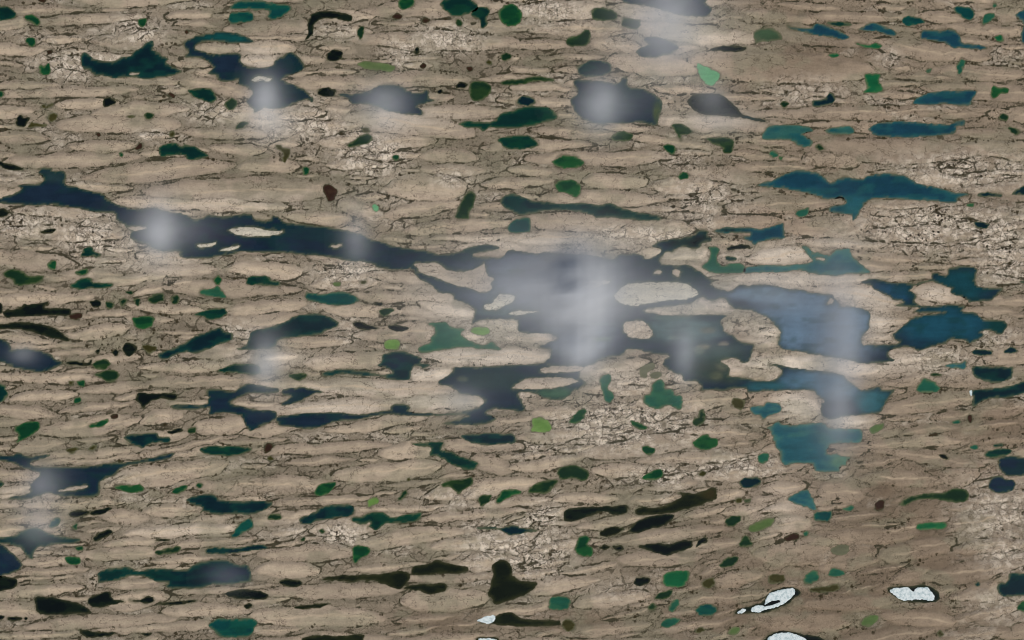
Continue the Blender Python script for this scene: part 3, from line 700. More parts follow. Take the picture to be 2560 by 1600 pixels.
# a wobble for every vein
wob = q.n.new("ShaderNodeVectorMath")
wob.operation = 'MULTIPLY_ADD'
q.l.new(nAc, wob.inputs[0])
wob.inputs[1].default_value = (7, 7, 0)
q.l.new(pc, wob.inputs[2])
wpc = wob.outputs[0]
tint = q.attr("tint", "Color")
rock = q.attr("rock")
d1, d2, sub, crest, wet, bog = (q.attr(k) for k in ("d1", "d2", "sub", "crest", "wet", "bog"))
# base colour with mottling
nF, _ = q.noise(pc, 1 / 2.2, 3, 0.7)
nV, _ = q.noise(q.coords(1, 0.10), 1 / 3.2, 4, 0.65)    # rills running off the flanks
gain = q.math('ADD', q.math('MULTIPLY', nA, 0.46), q.math('ADD', q.math('MULTIPLY', nS, 0.34), q.math('ADD', q.math('MULTIPLY', nB, 0.46), q.math('ADD', q.math('MULTIPLY', nF, 0.36), 0.19))))
rill = q.math('MULTIPLY', q.math('MULTIPLY', q.ss(d1, 2.0, 16.0, 1, 0), q.ss(nL, 0.45, 0.62)), q.math('SUBTRACT', nV, 0.5))
gain = q.math('ADD', gain, q.math('MULTIPLY', rill, 0.9))
c0 = q.mix(1.0, tint, q.n.new("ShaderNodeCombineColor").outputs[0], 'MULTIPLY')
cmb = [n for n in q.n if n.bl_idname == "ShaderNodeCombineColor"][0]
for k in range(3):
    q.l.new(gain, cmb.inputs[k])
# rock plates: bright patches, dark joints
v1 = q.voro(wpc, 1 / 24.0, 'DISTANCE_TO_EDGE')
v3 = q.voro(wpc, 1 / 10.0, 'F1')
plates = q.math('MULTIPLY', rock, q.ss(q.math('ADD', q.math('MULTIPLY', nD, 0.6), q.math('MULTIPLY', nB, 0.4)), 0.40, 0.58))
c1 = q.mix(q.math('MULTIPLY', rock, 0.55), c0, C(182, 168, 148))
c1 = q.mix(q.math('MULTIPLY', plates, 0.85), c1, C(214, 200, 180))
r1 = q.math('ABSOLUTE', q.math('SUBTRACT', nD, 0.5))
r2 = q.math('ABSOLUTE', q.math('SUBTRACT', nC, 0.5))
jn = q.math('MULTIPLY', rock, q.math('MAXIMUM', q.math('MULTIPLY', q.ss(v1.outputs["Distance"], 0.02, 0.10, 1, 0), q.ss(nA, 0.38, 0.55)), q.ss(r1, 0.006, 0.026, 1, 0)))
c2 = q.mix(q.math('MULTIPLY', jn, 0.7), c1, C(78, 66, 54))
jn2 = q.math('MULTIPLY', q.ss(r2, 0.004, 0.016, 1, 0), q.ss(nL, 0.36, 0.58, 0.0, 0.85))
c2 = q.mix(jn2, c2, C(72, 62, 50))
sp3 = q.n.new('ShaderNodeSeparateColor')
q.l.new(v3.outputs['Color'], sp3.inputs[0])
pit = q.math('MULTIPLY', q.math('MULTIPLY', rock, q.math('GREATER_THAN', sp3.outputs[0], 0.6)), q.math('MULTIPLY', q.ss(q.math('ADD', v3.outputs["Distance"], q.math('MULTIPLY', sp3.outputs[1], 0.2)), 0.30, 0.48, 1, 0), q.math('GREATER_THAN', nL, 0.61)))
c3 = q.mix(pit, c2, C(44, 36, 28))
# pale gravel crests of the ridges
c4 = q.mix(q.math('MULTIPLY', crest, q.ss(nS, 0.30, 0.62, 0.35, 1.0)), c3, C(196, 174, 146))
# drainage lines between the ridges
w1 = q.math('ADD', q.ss(nB, 0.30, 0.68, 0.3, 2.0), q.ss(nL, 0.56, 0.72, 0.0, 2.0))
l1 = q.math('DIVIDE', q.math('ADD', d1, q.math('MULTIPLY', q.math('SUBTRACT', nA, 0.5), 3.0)), w1)
k1 = q.math('MULTIPLY', q.ss(l1, 0.5, 1.3, 1, 0), q.ss(nL, 0.32, 0.54, 0.1, 0.95))
c5 = q.mix(k1, c4, C(46, 44, 31))
halo = q.math('MULTIPLY', q.ss(d1, 0.0, 7.0, 1, 0), q.ss(nB, 0.3, 0.7, 0.0, 0.22))
c5 = q.mix(halo, c5, C(102, 95, 72))
w2 = q.ss(nB, 0.30, 0.66, 0.6, 2.4)
l2 = q.math('DIVIDE', q.math('ADD', d2, q.math('MULTIPLY', q.math('SUBTRACT', nA, 0.5), 4.0)), w2)
k2 = q.math('MULTIPLY', sub, q.ss(l2, 0.5, 1.35, 1, 0))
c6 = q.mix(q.math('MULTIPLY', k2, 0.88), c5, C(56, 51, 37))
c6 = q.mix(q.math('MULTIPLY', q.math('MULTIPLY', sub, 0.8), q.ss(r1, 0.004, 0.018, 1, 0)), c6, C(62, 53, 41))
# peat bogs beside the drainage lines
v4 = q.voro(wpc, 1 / 13.0, 'F1')
sp4 = q.n.new('ShaderNodeSeparateColor')
q.l.new(v4.outputs['Color'], sp4.inputs[0])
pe = q.math('MULTIPLY', q.math('MULTIPLY', bog, q.math('GREATER_THAN', sp4.outputs[0], 0.30)), q.math('MULTIPLY', q.ss(q.math('ADD', v4.outputs["Distance"], q.math('MULTIPLY', sp4.outputs[1], 0.25)), 0.30, 0.46, 1, 0), q.math('GREATER_THAN', nB, 0.50)))
c7 = q.mix(q.math('MULTIPLY', pe, 0.9), c6, C(48, 41, 24))
# wet mossy shore
c8 = q.mix(q.math('MULTIPLY', wet, q.ss(nA, 0.25, 0.6, 0.55, 1.0)), c7, C(54, 60, 38))
q.l.new(c8, bs.inputs["Base Color"])
bump = q.n.new("ShaderNodeBump")
bump.inputs["Strength"].default_value = 0.3
bump.inputs["Distance"].default_value = 6.0
q.l.new(q.math('ADD', nA, q.math('SUBTRACT', q.math('MULTIPLY', q.math('MULTIPLY', rock, nB), 2.0), q.math('MULTIPLY', jn, 1.0))), bump.inputs["Height"])
q.l.new(bump.outputs[0], bs.inputs["Normal"])

water_mat, _, _ = new_mat("lake_water")
q = NT(water_mat)
bs = q.n["Principled BSDF"]
bs.inputs["Roughness"].default_value = 0.25
bs.inputs["IOR"].default_value = 1.33
wn1, _ = q.noise(q.coords(0.35, 1), 1 / 14.0, 4, 0.6)
wn2, _ = q.noise(q.coords(1, 1), 1 / 50.0, 3, 0.6)
wn3, _ = q.noise(q.coords(1, 1), 1 / 4.0, 4, 0.7)
wg = q.math('ADD', q.math('MULTIPLY', wn1, 0.4), q.math('ADD', q.math('MULTIPLY', wn2, 0.5), q.math('ADD', q.math('MULTIPLY', wn3, 0.3), 0.40)))
wc = q.n.new("ShaderNodeCombineColor")
for k in range(3):
    q.l.new(wg, wc.inputs[k])
q.l.new(q.mix(1.0, q.attr("hue", "Color"), wc.outputs[0], 'MULTIPLY'), bs.inputs["Base Color"])
bump = q.n.new("ShaderNodeBump")
bump.inputs["Strength"].default_value = 0.06
bump.inputs["Distance"].default_value = 2.0
q.l.new(q.noise(q.coords(1, 2.5), 1 / 3.0, 3)[0], bump.inputs["Height"])
q.l.new(bump.outputs[0], bs.inputs["Normal"])

ice_mat, _, _ = new_mat("lake_ice")
q = NT(ice_mat)
bs = q.n["Principled BSDF"]
bs.inputs["Roughness"].default_value = 0.6
ic = q.coords(1, 1)
i1, i1c = q.noise(ic, 1 / 8.0, 5, 0.65)
vv = q.voro(ic, 1 / 14.0, 'DISTANCE_TO_EDGE')
ci = q.mix(q.ss(i1, 0.42, 0.66), (0.72, 0.78, 0.76), (0.44, 0.54, 0.54))
ci = q.mix(q.math('MULTIPLY', q.ss(vv.outputs["Distance"], 0.0, 0.06, 1, 0), 0.3), ci, (0.3, 0.4, 0.42))
q.l.new(ci, bs.inputs["Base Color"])
bump = q.n.new("ShaderNodeBump")
bump.inputs["Strength"].default_value = 0.3
bump.inputs["Distance"].default_value = 3.0
q.l.new(i1, bump.inputs["Height"])
q.l.new(bump.outputs[0], bs.inputs["Normal"])

mist_mat, mn, ml = new_mat("mist")
mn.remove(mn["Principled BSDF"])
pv = mn.new("ShaderNodeVolumePrincipled")
pv.inputs["Color"].default_value = (0.97, 0.985, 1.0, 1)
pv.inputs["Density"].default_value = 0.008
pv.inputs["Anisotropy"].default_value = -0.45
ml.new(pv.outputs[0], mn["Material Output"].inputs["Volume"])


# ---------------------------------------------------------------- the land: drumlin field with lake basins
def axis(half, step, far):
    a = np.arange(-half, half + step * 0.5, step)
    e, s, x = [], step, half
    while x < far:
        s *= 1.17
        x += s
        e.append(x)
    e = np.array(e)
    return np.concatenate([-e[::-1], a, e])


STEP = 2.5
gx = axis(1420, STEP, 14000) + 1280
gy = axis(940, STEP, 14000) + 800
NX, NY = len(gx), len(gy)
X, Y = [g.ravel() for g in np.meshgrid(gx, gy)]
P = np.stack([X, Y], 1)


def worley(u, v, seed, jit=0.78):
    iu, iv = np.floor(u).astype(np.int64), np.floor(v).astype(np.int64)
    f1 = np.full(u.shape, 9e9)
    f2 = np.full(u.shape, 9e9)
    s1 = np.zeros(u.shape + (2,))
    s2 = np.zeros(u.shape + (2,))
    h1 = np.zeros(u.shape)
    for dv in (-1, 0, 1):
        for du in (-2, -1, 0, 1, 2):
            a, b = iu + du, iv + dv
            r1 = _TAB[seed % 8][b & 255, a & 255]
            r2 = _TAB[(seed + 1) % 8][b & 255, a & 255]
            r3 = _TAB[(seed + 2) % 8][b & 255, a & 255]
            sx = a + 0.5 + (r1 - 0.5) * jit + 0.5 * (b & 1)
            sy = b + 0.5 + (r2 - 0.5) * jit
            d = (sx - u) ** 2 + (sy - v) ** 2
            n1 = d < f1
            n2 = (~n1) & (d < f2)
            f2 = np.where(n1, f1, np.where(n2, d, f2))
            s2 = np.where(n1[:, None], s1, np.where(n2[:, None], np.stack([sx, sy], 1), s2))
            f1 = np.where(n1, d, f1)
            s1 = np.where(n1[:, None], np.stack([sx, sy], 1), s1)
            h1 = np.where(n1, r3, h1)
    return f1, f2, s1, s2, h1


def cells(x, y, L, Wd, seed, jit=0.78):
    u, v = x / L, y / Wd
    f1, f2, s1, s2, h = worley(u, v, seed, jit)
    n = s2 - s1
    ln = np.maximum(np.sqrt((n * n).sum(1)), 1e-6)
    e = (f2 - f1) / (2 * ln)
    g = np.sqrt((n[:, 0] / ln / L) ** 2 + (n[:, 1] / ln / Wd) ** 2)
    return e / g, u - s1[:, 0], v - s1[:, 1], h


def spots(x, y, L):
    m = np.zeros(x.shape)
    for fr, cx, cy, rx, ry, s in L:
        ox, oy, k = FR[fr]
        d = ((x - ox - cx / k) / (rx / k)) ** 2 + ((y - oy - cy / k) / (ry / k)) ** 2
        m = np.maximum(m, s * np.exp(-d * 0.9))
    return m


ROCK = [('Q1', 330, 310, 100, 60, 1), ('Q1', 640, 150, 110, 60, .9), ('Q1', 470, 275, 120, 25, .7), ('Q1', 1000, 530, 120, 50, .7),
        ('Q1', 1480, 590, 150, 60, .9), ('Q1', 1750, 730, 140, 95, 1.1), ('Q1', 720, 640, 70, 25, .9), ('Q1', 120, 1050, 170, 70, .8),
        ('Q1', 480, 1110, 170, 90, 1.1), ('Q1', 1640, 1295, 150, 55, .8), ('Q1', 2120, 180, 150, 60, .8), ('Q1', 1930, 240, 90, 60, .8),
        ('Q1', 2150, 840, 90, 40, .7), ('Q1', 1600, 140, 120, 50, .4), ('Q1', 1250, 570, 90, 50, .5), ('Q1', 60, 830, 70, 30, .6),
        ('Q2', 170, 50, 150, 70, .8), ('Q2', 600, 1115, 230, 40, 1.1), ('Q2', 900, 940, 200, 90, .6), ('Q2', 800, 750, 120, 50, .4),
        ('Q2', 2130, 810, 300, 75, .8), ('Q2', 2030, 1080, 330, 100, 1.0), ('Q2', 2310, 1130, 120, 120, 1.1), ('Q2', 2330, 1290, 120, 50, .7),
        ('Q2', 1400, 430, 200, 60, .35), ('Q2', 1780, 270, 60, 40, .5),
        ('Q3', 1120, 65, 80, 50, .8), ('Q3', 1610, 1005, 100, 45, .9), ('Q3', 1400, 990, 70, 40, .5), ('Q3', 2340, 1080, 140, 100, .8),
        ('Q3', 2160, 850, 160, 50, .5), ('Q3', 1640, 60, 60, 60, .5), ('Q3', 500, 740, 200, 60, .2),
        ('Q4', 560, 290, 130, 60, .7), ('Q4', 800, 230, 100, 70, .7), ('Q4', 540, 500, 300, 95, 1.1), ('Q4', 1080, 690, 170, 50, 1),
        ('Q4', 720, 740, 140, 50, .9), ('Q4', 80, 1090, 170, 110, 1.0), ('Q4', 150, 920, 80, 60, .9), ('Q4', 2300, 900, 170, 160, .6),
        ('Q4', 2330, 1100, 110, 80, .6), ('Q4', 2000, 190, 160, 60, .7), ('Q4', 2270, 70, 120, 60, .5), ('Q4', 40, 360, 60, 30, .5),
        ('Q4', 520, 1280, 160, 50, .35), ('Q4', 2300, 1330, 140, 60, .4), ('Q4', 250, 610, 200, 40, .4)]
BROWN = [('Q2', 1350, 300, 350, 90, .8), ('Q2', 1250, 70, 200, 60, .6), ('Q4', 2000, 1050, 600, 350, .8), ('Q4', 1500, 1350, 900, 250, .8),
         ('Q4', 1750, 800, 90, 70, .9), ('Q4', 300, 1430, 300, 60, .8), ('Q3', 2100, 1430, 300, 80, .7), ('Q4', 2300, 500, 200, 120, .7),
         ('Q4', 2240, 1160, 100, 60, .8), ('Q2', 2330, 990, 120, 60, .6), ('Q4', 1000, 1000, 150, 80, .5)]
PINK = [('Q2', 1350, 1000, 350, 130, .8), ('Q4', 1300, 400, 250, 120, 1), ('Q4', 1250, 900, 150, 150, .9), ('Q2', 1600, 1350, 400, 90, .8),
        ('Q4', 1500, 220, 500, 70, 1), ('Q2', 1900, 560, 300, 200, .35), ('Q4', 2350, 420, 120, 80, .7), ('Q4', 2250, 680, 100, 90, .6)]
PALE = [('A', 820, 1180, 640, 95, 1.3), ('A', 950, 930, 560, 130, 1.2), ('A', 560, 760, 200, 130, 1.1), ('A', 330, 560, 330, 150, .6), ('A', 300, 1340, 300, 80, 1),
        ('Q3', 2060, 385, 260, 45, 1.1), ('Q3', 1600, 410, 300, 40, .7), ('Q3', 1700, 320, 400, 45, .6), ('B', 550, 860, 620, 80, 1.6), ('B', 800, 620, 300, 70, 1.3),
        ('B', 1500, 600, 750, 110, 1.3), ('B', 2050, 740, 420, 90, 1.1), ('B', 1180, 1080, 170, 160, 1.2), ('B', 1700, 1400, 900, 100, 1.4), ('B', 2230, 1000, 200, 190, .9),
        ('C', 1500, 600, 230, 160, 1.2), ('C', 1950, 740, 230, 70, 1.1), ('D', 850, 560, 420, 130, .8), ('D', 1450, 500, 220, 110, .7), ('B', 1300, 360, 350, 110, 1), ('B', 1900, 250, 400, 60, .7),
        ('A', 1400, 110, 800, 80, 1), ('A', 2000, 1350, 420, 110, .8), ('B', 450, 380, 330, 90, .9), ('B', 900, 380, 200, 60, .8), ('Q1', 2150, 1460, 200, 80, .9),
        ('Q2', 700, 60, 330, 70, .8), ('Q2', 850, 180, 300, 60, .6), ('Q2', 900, 560, 280, 50, .6), ('Q1', 1900, 560, 260, 60, .6), ('Q1', 1230, 270, 120, 60, .6), ('Q1', 1250, 590, 150, 80, .5),
        ('Q3', 1250, 180, 260, 40, .8), ('Q1', 700, 1250, 330, 60, .5), ('Q1', 1250, 960, 500, 60, .4), ('Q4', 1250, 900, 150, 130, .5), ('Q3', 100, 830, 150, 60, .5), ('Q3', 900, 990, 300, 40, .4)]


# the glacial ridges: centre, half length, half width, bearing
def ridges():
    r = random.Random(11)
    out = []
    for line in RIDGES.strip().splitlines():
        fr, rest = line.split(' ', 1)
        ox, oy, k = FR[fr]
        for it in rest.split(';'):
            p0, p1, w = it.split()
            x0, y0 = [float(v) for v in p0.split(',')]
            x1, y1 = [float(v) for v in p1.split(',')]
            a = math.hypot(x1 - x0, y1 - y0) / 2 / k
            out.append((ox + (x0 + x1) / 2 / k, 800 - (oy + (y0 + y1) / 2 / k), a * 1.20, float(w) / k * 1.10, math.atan2(y0 - y1, x1 - x0), r.random(), 2.0))
    arr = np.array(out)[:, :5]
    for k in range(12000):
        t = k / 12000
        a = (r.uniform(110, 200) if t < 0.10 else r.uniform(60, 130) if t < 0.6 else r.uniform(26, 70))
        b = min(26, max(6, a * r.uniform(0.11, 0.27)))
        cx, cy = r.uniform(-250, 2810), r.uniform(-1150, 1150)
        dx, dy = cx - arr[:, 0], cy - arr[:, 1]
        cs, sn = np.cos(arr[:, 4]), np.sin(arr[:, 4])
        e = ((dx * cs + dy * sn) / (arr[:, 2] + a * 0.76)) ** 2 + ((dy * cs - dx * sn) / (arr[:, 3] + b * 0.84)) ** 2
        if (e < 1).any():
            continue
        th = math.atan(float(slope(np.array([cx]), np.array([800 - cy]))[0])) + r.gauss(0, 0.02)
        out.append((cx, cy, a, b, th, r.random(), 1.7))
        arr = np.concatenate([arr, [[cx, cy, a, b, th]]])
    return out


def slope(x, y):
    """bearing of the ice flow: level in the north, rising eastward in the south, dipping in the north-east"""
    xx, yy = np.clip((x - 1280) / 1280, -2, 2), np.clip((y - 800) / 800, -2, 2)
    sl = 0.01 + 0.10 * sstep(-0.25, 0.45, yy) + 0.06 * sstep(0.3, 1.0, yy) * sstep(-0.6, 0.6, xx)
    return sl - 0.06 * sstep(-0.1, 0.9, xx) * sstep(0.3, -0.6, yy) - 0.05 * sstep(0.45, 0.1, np.abs(yy + 0.25)) * sstep(0.4, -0.5, xx)


DRUM = ridges()


def land_fields(P, sd, calm=None):
    x, y = P[:, 0], P[:, 1]
    n = len(x)
    yu = -(y - 800)
    sl = slope(x, y)
    wx = (fbm(x / 70, y / 40, 2, 4) - 0.5) * 46
    wy = (fbm(x / 80, y / 55, 6, 3) - 0.5) * 14 + (fbm(x / 24, y / 15, 1, 4) - 0.5) * 7
    ps = yu - sl * (x - 1280) * 0.85 + wy
    xs, yw = x + wx, yu + wy
    D1 = np.full(n, -60.0)
    D2 = np.full(n, -60.0)
    lu, lv, h = np.zeros(n), np.full(n, 3.0), np.zeros(n)
    order = np.argsort(xs)
    xo = xs[order]
    for cx, cy, a, bb, th, r, pw in DRUM:
        i0, i1 = np.searchsorted(xo, cx - a * 1.2), np.searchsorted(xo, cx + a * 1.2)
        ii = order[i0:i1]
        if not len(ii):
            continue
        ex = a * abs(math.sin(th))
        ii = ii[np.abs(yw[ii] - cy) < bb * 1.5 + 8 + ex]
        if not len(ii):
            continue
        cs, sn = math.cos(th), math.sin(th)
        px, py = xs[ii] - cx, yw[ii] - cy
        du, dv = (px * cs + py * sn) / a, (py * cs - px * sn) / bb
        du = du + 0.12 * np.sign(du) * du * du * np.sign(r - 0.5)         # blunt stoss end, drawn-out lee end
        au, av = np.abs(du) + 1e-6, np.abs(dv) + 1e-6
        rr = (au ** pw + av ** pw) ** (1 / pw)
        g = np.sqrt(((au / rr) ** (pw - 1) / a) ** 2 + ((av / rr) ** (pw - 1) / bb) ** 2)
        D = np.maximum((1 - rr) / np.maximum(g, 1.0 / a) * 0.9, -60)
        D = np.minimum(D, bb)
        n1 = D > D1[ii]
        D2[ii] = np.where(n1, D1[ii], np.maximum(D2[ii], D))
        lu[ii] = np.where(n1, du, lu[ii])
        lv[ii] = np.where(n1, dv, lv[ii])
        h[ii] = np.where(n1, r, h[ii])
        D1[ii] = np.where(n1, D, D1[ii])
    body = D1 > 0
    d1 = np.where(body, np.where(D2 > 0, np.minimum(D1, (D1 - D2) * 0.6), D1), -D1)
    d2, _, _, hc = cells(x + wx * 0.5 + (fbm(x / 20, y / 20, 3, 2) - 0.5) * 16, ps + (fbm(x / 16, y / 16, 0, 2) - 0.5) * 12, 46.0, 21.0, 3, 0.95)
    h2 = (h * 7.31) % 1.0
    h3 = (h * 17.77) % 1.0
    rk = spots(x, y, ROCK)
    rk = rk * sstep(0.12, 0.44, fbm(x / 36, y / 22, 7, 3)) * 1.3
    low = np.where(body, 0.55 * (h2 > 0.78) * sstep(0.4, 0.55, fbm(x / 70, y / 40, 3, 2)), 0.85)
    smo = np.clip(spots(x, y, BROWN), 0, 1)
    rk = np.clip(rk * 1.1 + 0.35 * (1 - smo) * sstep(0.58, 0.70, fbm(x / 110 + 9, y / 50, 4, 4)) * (low > 0.3), 0, 1)
    sub = np.clip(low * sstep(0.24, 0.42, fbm(x / 60, y / 40, 2, 3)) + rk * 0.7 * sstep(0.35, 0.5, fbm(x / 40, y / 30, 5, 2)), 0, 1)
    pal = np.clip(spots(x, y, PALE), 0, 1)
    sub = sub * (1 - 0.65 * smo) * (1 - 0.7 * pal)
    rk = rk * (1 - 0.6 * pal)
    d1 = d1 + 1.2 * pal + 1.0 * smo
    edge = np.where(body, sstep(0, 11, D1), 0.0)
    z = 4 + 7 * edge * (0.6 + 0.8 * h) + (fbm(x / 25, y / 14, 6, 3) - 0.5) * 3.5 * (0.5 + rk)
    z = z + rk * 3 * (fbm(x / 9, y / 7, 3, 2) - 0.5) - 0.8 * sstep(4, 0, d1)
    crest = np.exp(-((lv - 0.2 * (h2 - 0.5) - 0.10 * np.sin(lu * 4 + h * 9)) / 0.085) ** 2) * 0.8 * sstep(0.80, 0.45, np.abs(lu - 0.1)) * (h3 > 0.25) * (0.5 + 0.5 * h2)
    crest = crest * (1 - rk) * body
    z = z + crest * 2
    # colours of the ground itself
    tan, grey, pale = C(162, 145, 125), C(124, 114, 96), C(212, 198, 179)
    brn, pnk = C(108, 92, 75), C(168, 147, 126)
    t = np.clip(np.where(body, 0.55 + 0.45 * edge, 0.28 + 0.4 * hc) * (1 - 0.6 * low) + 0.2 * (h3 - 0.5), 0, 1)[:, None]
    c = lerp(grey, tan, t)
    ridge = np.exp(-((lv - 0.2 * (h2 - 0.5)) / 0.42) ** 2) * sstep(1.0, 0.5, np.abs(lu)) * body
    c = lerp(c, C(176, 161, 136), (0.42 * ridge)[:, None])
    c = lerp(c, pnk, spots(x, y, PINK)[:, None] * 0.75)
    east = (sstep(1700, 1950, x) * 0.55)[:, None]
    c = lerp(c, C(140, 123, 103), east)
    c = lerp(c, brn, (spots(x, y, BROWN) * (0.75 + 0.25 * (1 - edge)))[:, None])
    c = lerp(c, pale, pal[:, None] * 0.8 * (0.7 + 0.3 * edge[:, None]))
    c = lerp(c, C(124, 120, 98), (0.45 * sstep(0.5, 0.68, fbm(x / 90, y / 50, 7, 4)))[:, None])
    c = c * (0.87 + 0.24 * h + 0.22 * (fbm(x / 45, y / 18, 1, 4) - 0.5))[:, None]
    bog = (1 - pal) * np.clip((sstep(14, 2, d1) + 0.5 * low) * sstep(0.52, 0.66, fbm(x / 80, y / 50, 0, 3)) + 0.6 * sub * sstep(0.5, 0.62, fbm(x / 70 + 3, y / 50, 1, 3)), 0, 1)
    # basins and shores
    if sd is not None:
        up = np.maximum(sd, 0)
        z = np.where(sd > 0, np.minimum(np.maximum(z, 1.2), 0.35 * up + 0.25 * up * sstep(4, 20, up)), np.maximum(sd * 0.7, -9.0))
        wet = sstep(1.0, 0.1, up / (1.0 + 22 * np.maximum(fbm(x / 24, y / 15, 2, 4) - 0.42, 0))) * 0.65
    else:
        wet = np.zeros(n)
    return z, dict(fx=xs, fy=ps, d1=d1, d2=d2, sub=sub, crest=crest, wet=wet, bog=bog, rock=rk), np.clip(c, 0.01, 0.8)


PAD = 40.0
Pw = warp(P)
SD = np.full(len(P), PAD)
G2 = np.arange(len(P)).reshape(NY, NX)
for lp in lake_poly:
    lo, hi = lp.min(0) - PAD - 8, lp.max(0) + PAD + 8
    ix = slice(np.searchsorted(gx, lo[0]), np.searchsorted(gx, hi[0]))
    iy = slice(np.searchsorted(gy, lo[1]), np.searchsorted(gy, hi[1]))
    idx = G2[iy, ix].ravel()
    if len(idx):
        SD[idx] = np.minimum(SD[idx], sdf(lp, Pw[idx], PAD))

z, at, tintc = land_fields(P, SD)
me = grid_mesh("terrain", W(X, Y, z), NY, NX, at.items(), [("tint", tintc)])
put("terrain", me, ground_mat, kind="structure", label="tan tundra plain of parallel glacial ridges cut by dark drainage lines", category="terrain")

# ---------------------------------------------------------------- the water
PAL = {'n': ((24, 38, 52), (18, 52, 44)), 'k': ((10, 16, 14), (26, 38, 20)), 'g': ((8, 40, 36), (18, 68, 42)),
       'G': ((28, 78, 60), (52, 98, 66)), 'b': ((12, 56, 32), (36, 92, 42)), 'B': ((18, 82, 48), (48, 104, 58)),
       'd': ((18, 42, 24), (46, 70, 30)), 'y': ((94, 128, 60), (116, 144, 78)), 'm': ((94, 152, 106), (108, 162, 116)),
       'o': ((52, 50, 22), (76, 70, 38)), 'r': ((48, 32, 22), (66, 46, 32)), 't': ((34, 80, 88), (66, 110, 96)),
       'v': ((22, 58, 72), (34, 86, 82)), 'c': ((10, 32, 38), (16, 62, 50)), 'e': ((10, 58, 56), (22, 84, 62)),
       'p': ((78, 98, 54), (96, 108, 68)), 'q': ((18, 24, 12), (42, 46, 20)), 'u': ((96, 96, 74), (104, 104, 80)),
       's': ((58, 78, 54), (92, 92, 70)), 'w': ((26, 74, 76), (56, 98, 82))}
WORD = {'n': 'navy', 'k': 'near-black', 'g': 'dark green', 'G': 'jade green', 'b': 'green', 'B': 'bright green', 'd': 'dark olive green', 'y': 'lime green',
        'm': 'mint green', 'o': 'olive', 'r': 'dark brown', 't': 'teal blue', 'v': 'deep blue', 'c': 'dark teal', 'e': 'emerald', 'p': 'pale olive green',
        'q': 'black olive', 'u': 'murky khaki', 's': 'mossy green', 'w': 'teal'}
# water bodies of another hue inside the big lakes: frame, x, y, rx, ry, colour, strength
HUE = [('B', 1700, 1000, 700, 420, (98, 124, 144), 1), ('D', 1600, 820, 700, 260, (28, 76, 92), 1), ('D', 1000, 480, 260, 150, (30, 72, 96), 1), ('D', 1750, 400, 350, 180, (22, 70, 78), 1),
       ('D', 2150, 830, 160, 120, (16, 62, 60), 1), ('C', 1700, 380, 500, 160, (78, 116, 136), 1), ('C', 2200, 540, 200, 130, (44, 100, 108), 1), ('C', 1200, 400, 220, 60, (40, 92, 100), 1),
       ('B', 1150, 740, 330, 80, (104, 130, 148), 1),
       ('A', 1300, 500, 800, 350, (92, 104, 118), 1), ('A', 1700, 950, 350, 250, (112, 126, 138), 1), ('A', 900, 1400, 400, 110, (36, 58, 58), 1), ('A', 420, 560, 260, 120, (44, 62, 74), .8),
       ('B', 400, 1080, 420, 130, (84, 112, 108), 1), ('B', 700, 1300, 350, 120, (58, 78, 72), 1), ('C', 750, 260, 320, 130, (54, 68, 56), 1),
       ('Q4', 200, 345, 110, 35, (60, 96, 70), 1), ('A', 1850, 250, 400, 40, (50, 62, 78), .8), ('B', 450, 240, 230, 80, (14, 24, 22), 1), ('B', 430, 560, 200, 110, (32, 58, 56), .8),
       ('Q1', 1050, 180, 160, 30, (18, 78, 76), 1), ('Q3', 620, 1200, 180, 45, (12, 48, 42), .8), ('Q3', 1080, 1195, 120, 60, (28, 42, 62), 1), ('Q3', 1870, 200, 60, 35, (20, 36, 56), .9),
       ('Q2', 690, 530, 26, 60, (70, 84, 40), 1), ('Q2', 560, 1000, 200, 40, (12, 34, 28), .7), ('Q1', 1050, 1110, 200, 70, (30, 32, 56), .6), ('Q2', 1640, 970, 70, 50, (38, 98, 106), .9),
       ('C', 1900, 1110, 120, 70, (90, 128, 100), 1), ('C', 1950, 1170, 70, 30, (170, 140, 84), 1), ('B', 850, 130, 170, 40, (12, 30, 28), 1), ('Q2', 1150, 560, 60, 20, (30, 76, 90), 1),
       ('B', 640, 180, 60, 60, (14, 26, 20), 1), ('B', 330, 1150, 70, 22, (132, 150, 132), .8), ('B', 600, 1235, 70, 24, (142, 136, 112), .8),
       ('B', 790, 1208, 56, 20, (152, 142, 122), .8), ('B', 640, 1080, 90, 34, (112, 112, 92), .8), ('A', 1900, 1010, 100, 24, (124, 146, 122), .8), ('A', 1870, 870, 160, 16, (112, 138, 130), .7),
       ('A', 1100, 366, 100, 18, (94, 116, 112), .7), ('C', 720, 300, 70, 44, (94, 98, 72), .8), ('C', 790, 190, 80, 70, (96, 98, 76), .8), ('C', 560, 60, 60, 40, (120, 130, 110), .6),
       ('B', 300, 960, 200, 30, (90, 120, 104), .8), ('A', 1000, 760, 300, 40, (74, 104, 92), .6), ('B', 500, 700, 60, 60, (40, 66, 66), .8), ('A', 590, 1390, 60, 30, (96, 104, 84), .6), ('Q4', 930, 820, 50, 30, (58, 52, 26), .9), ('Q1', 250, 830, 80, 40, (40, 62, 62), .8), ('Q1', 2250, 1180, 120, 20, (20, 52, 44), .8)]


HUE = [h[:5] + (tuple(v * 0.88 for v in h[5]),) + h[6:] for h in HUE]


def blend_hue(c, x, y, pal):
    for fr, cx, cy, rx, ry, rgb, s in HUE:
        ox, oy, k = FR[fr]
        d = ((x - ox - cx / k) / (rx / k)) ** 2 + ((y - oy - cy / k) / (ry / k)) ** 2
        f = s * sstep(1.25, 0.45, np.sqrt(d) + 0.25 * (fbm(x / 30, y / 14, 3, 3) - 0.5))
        c = lerp(c, C(*rgb), f[:, None])
    return c


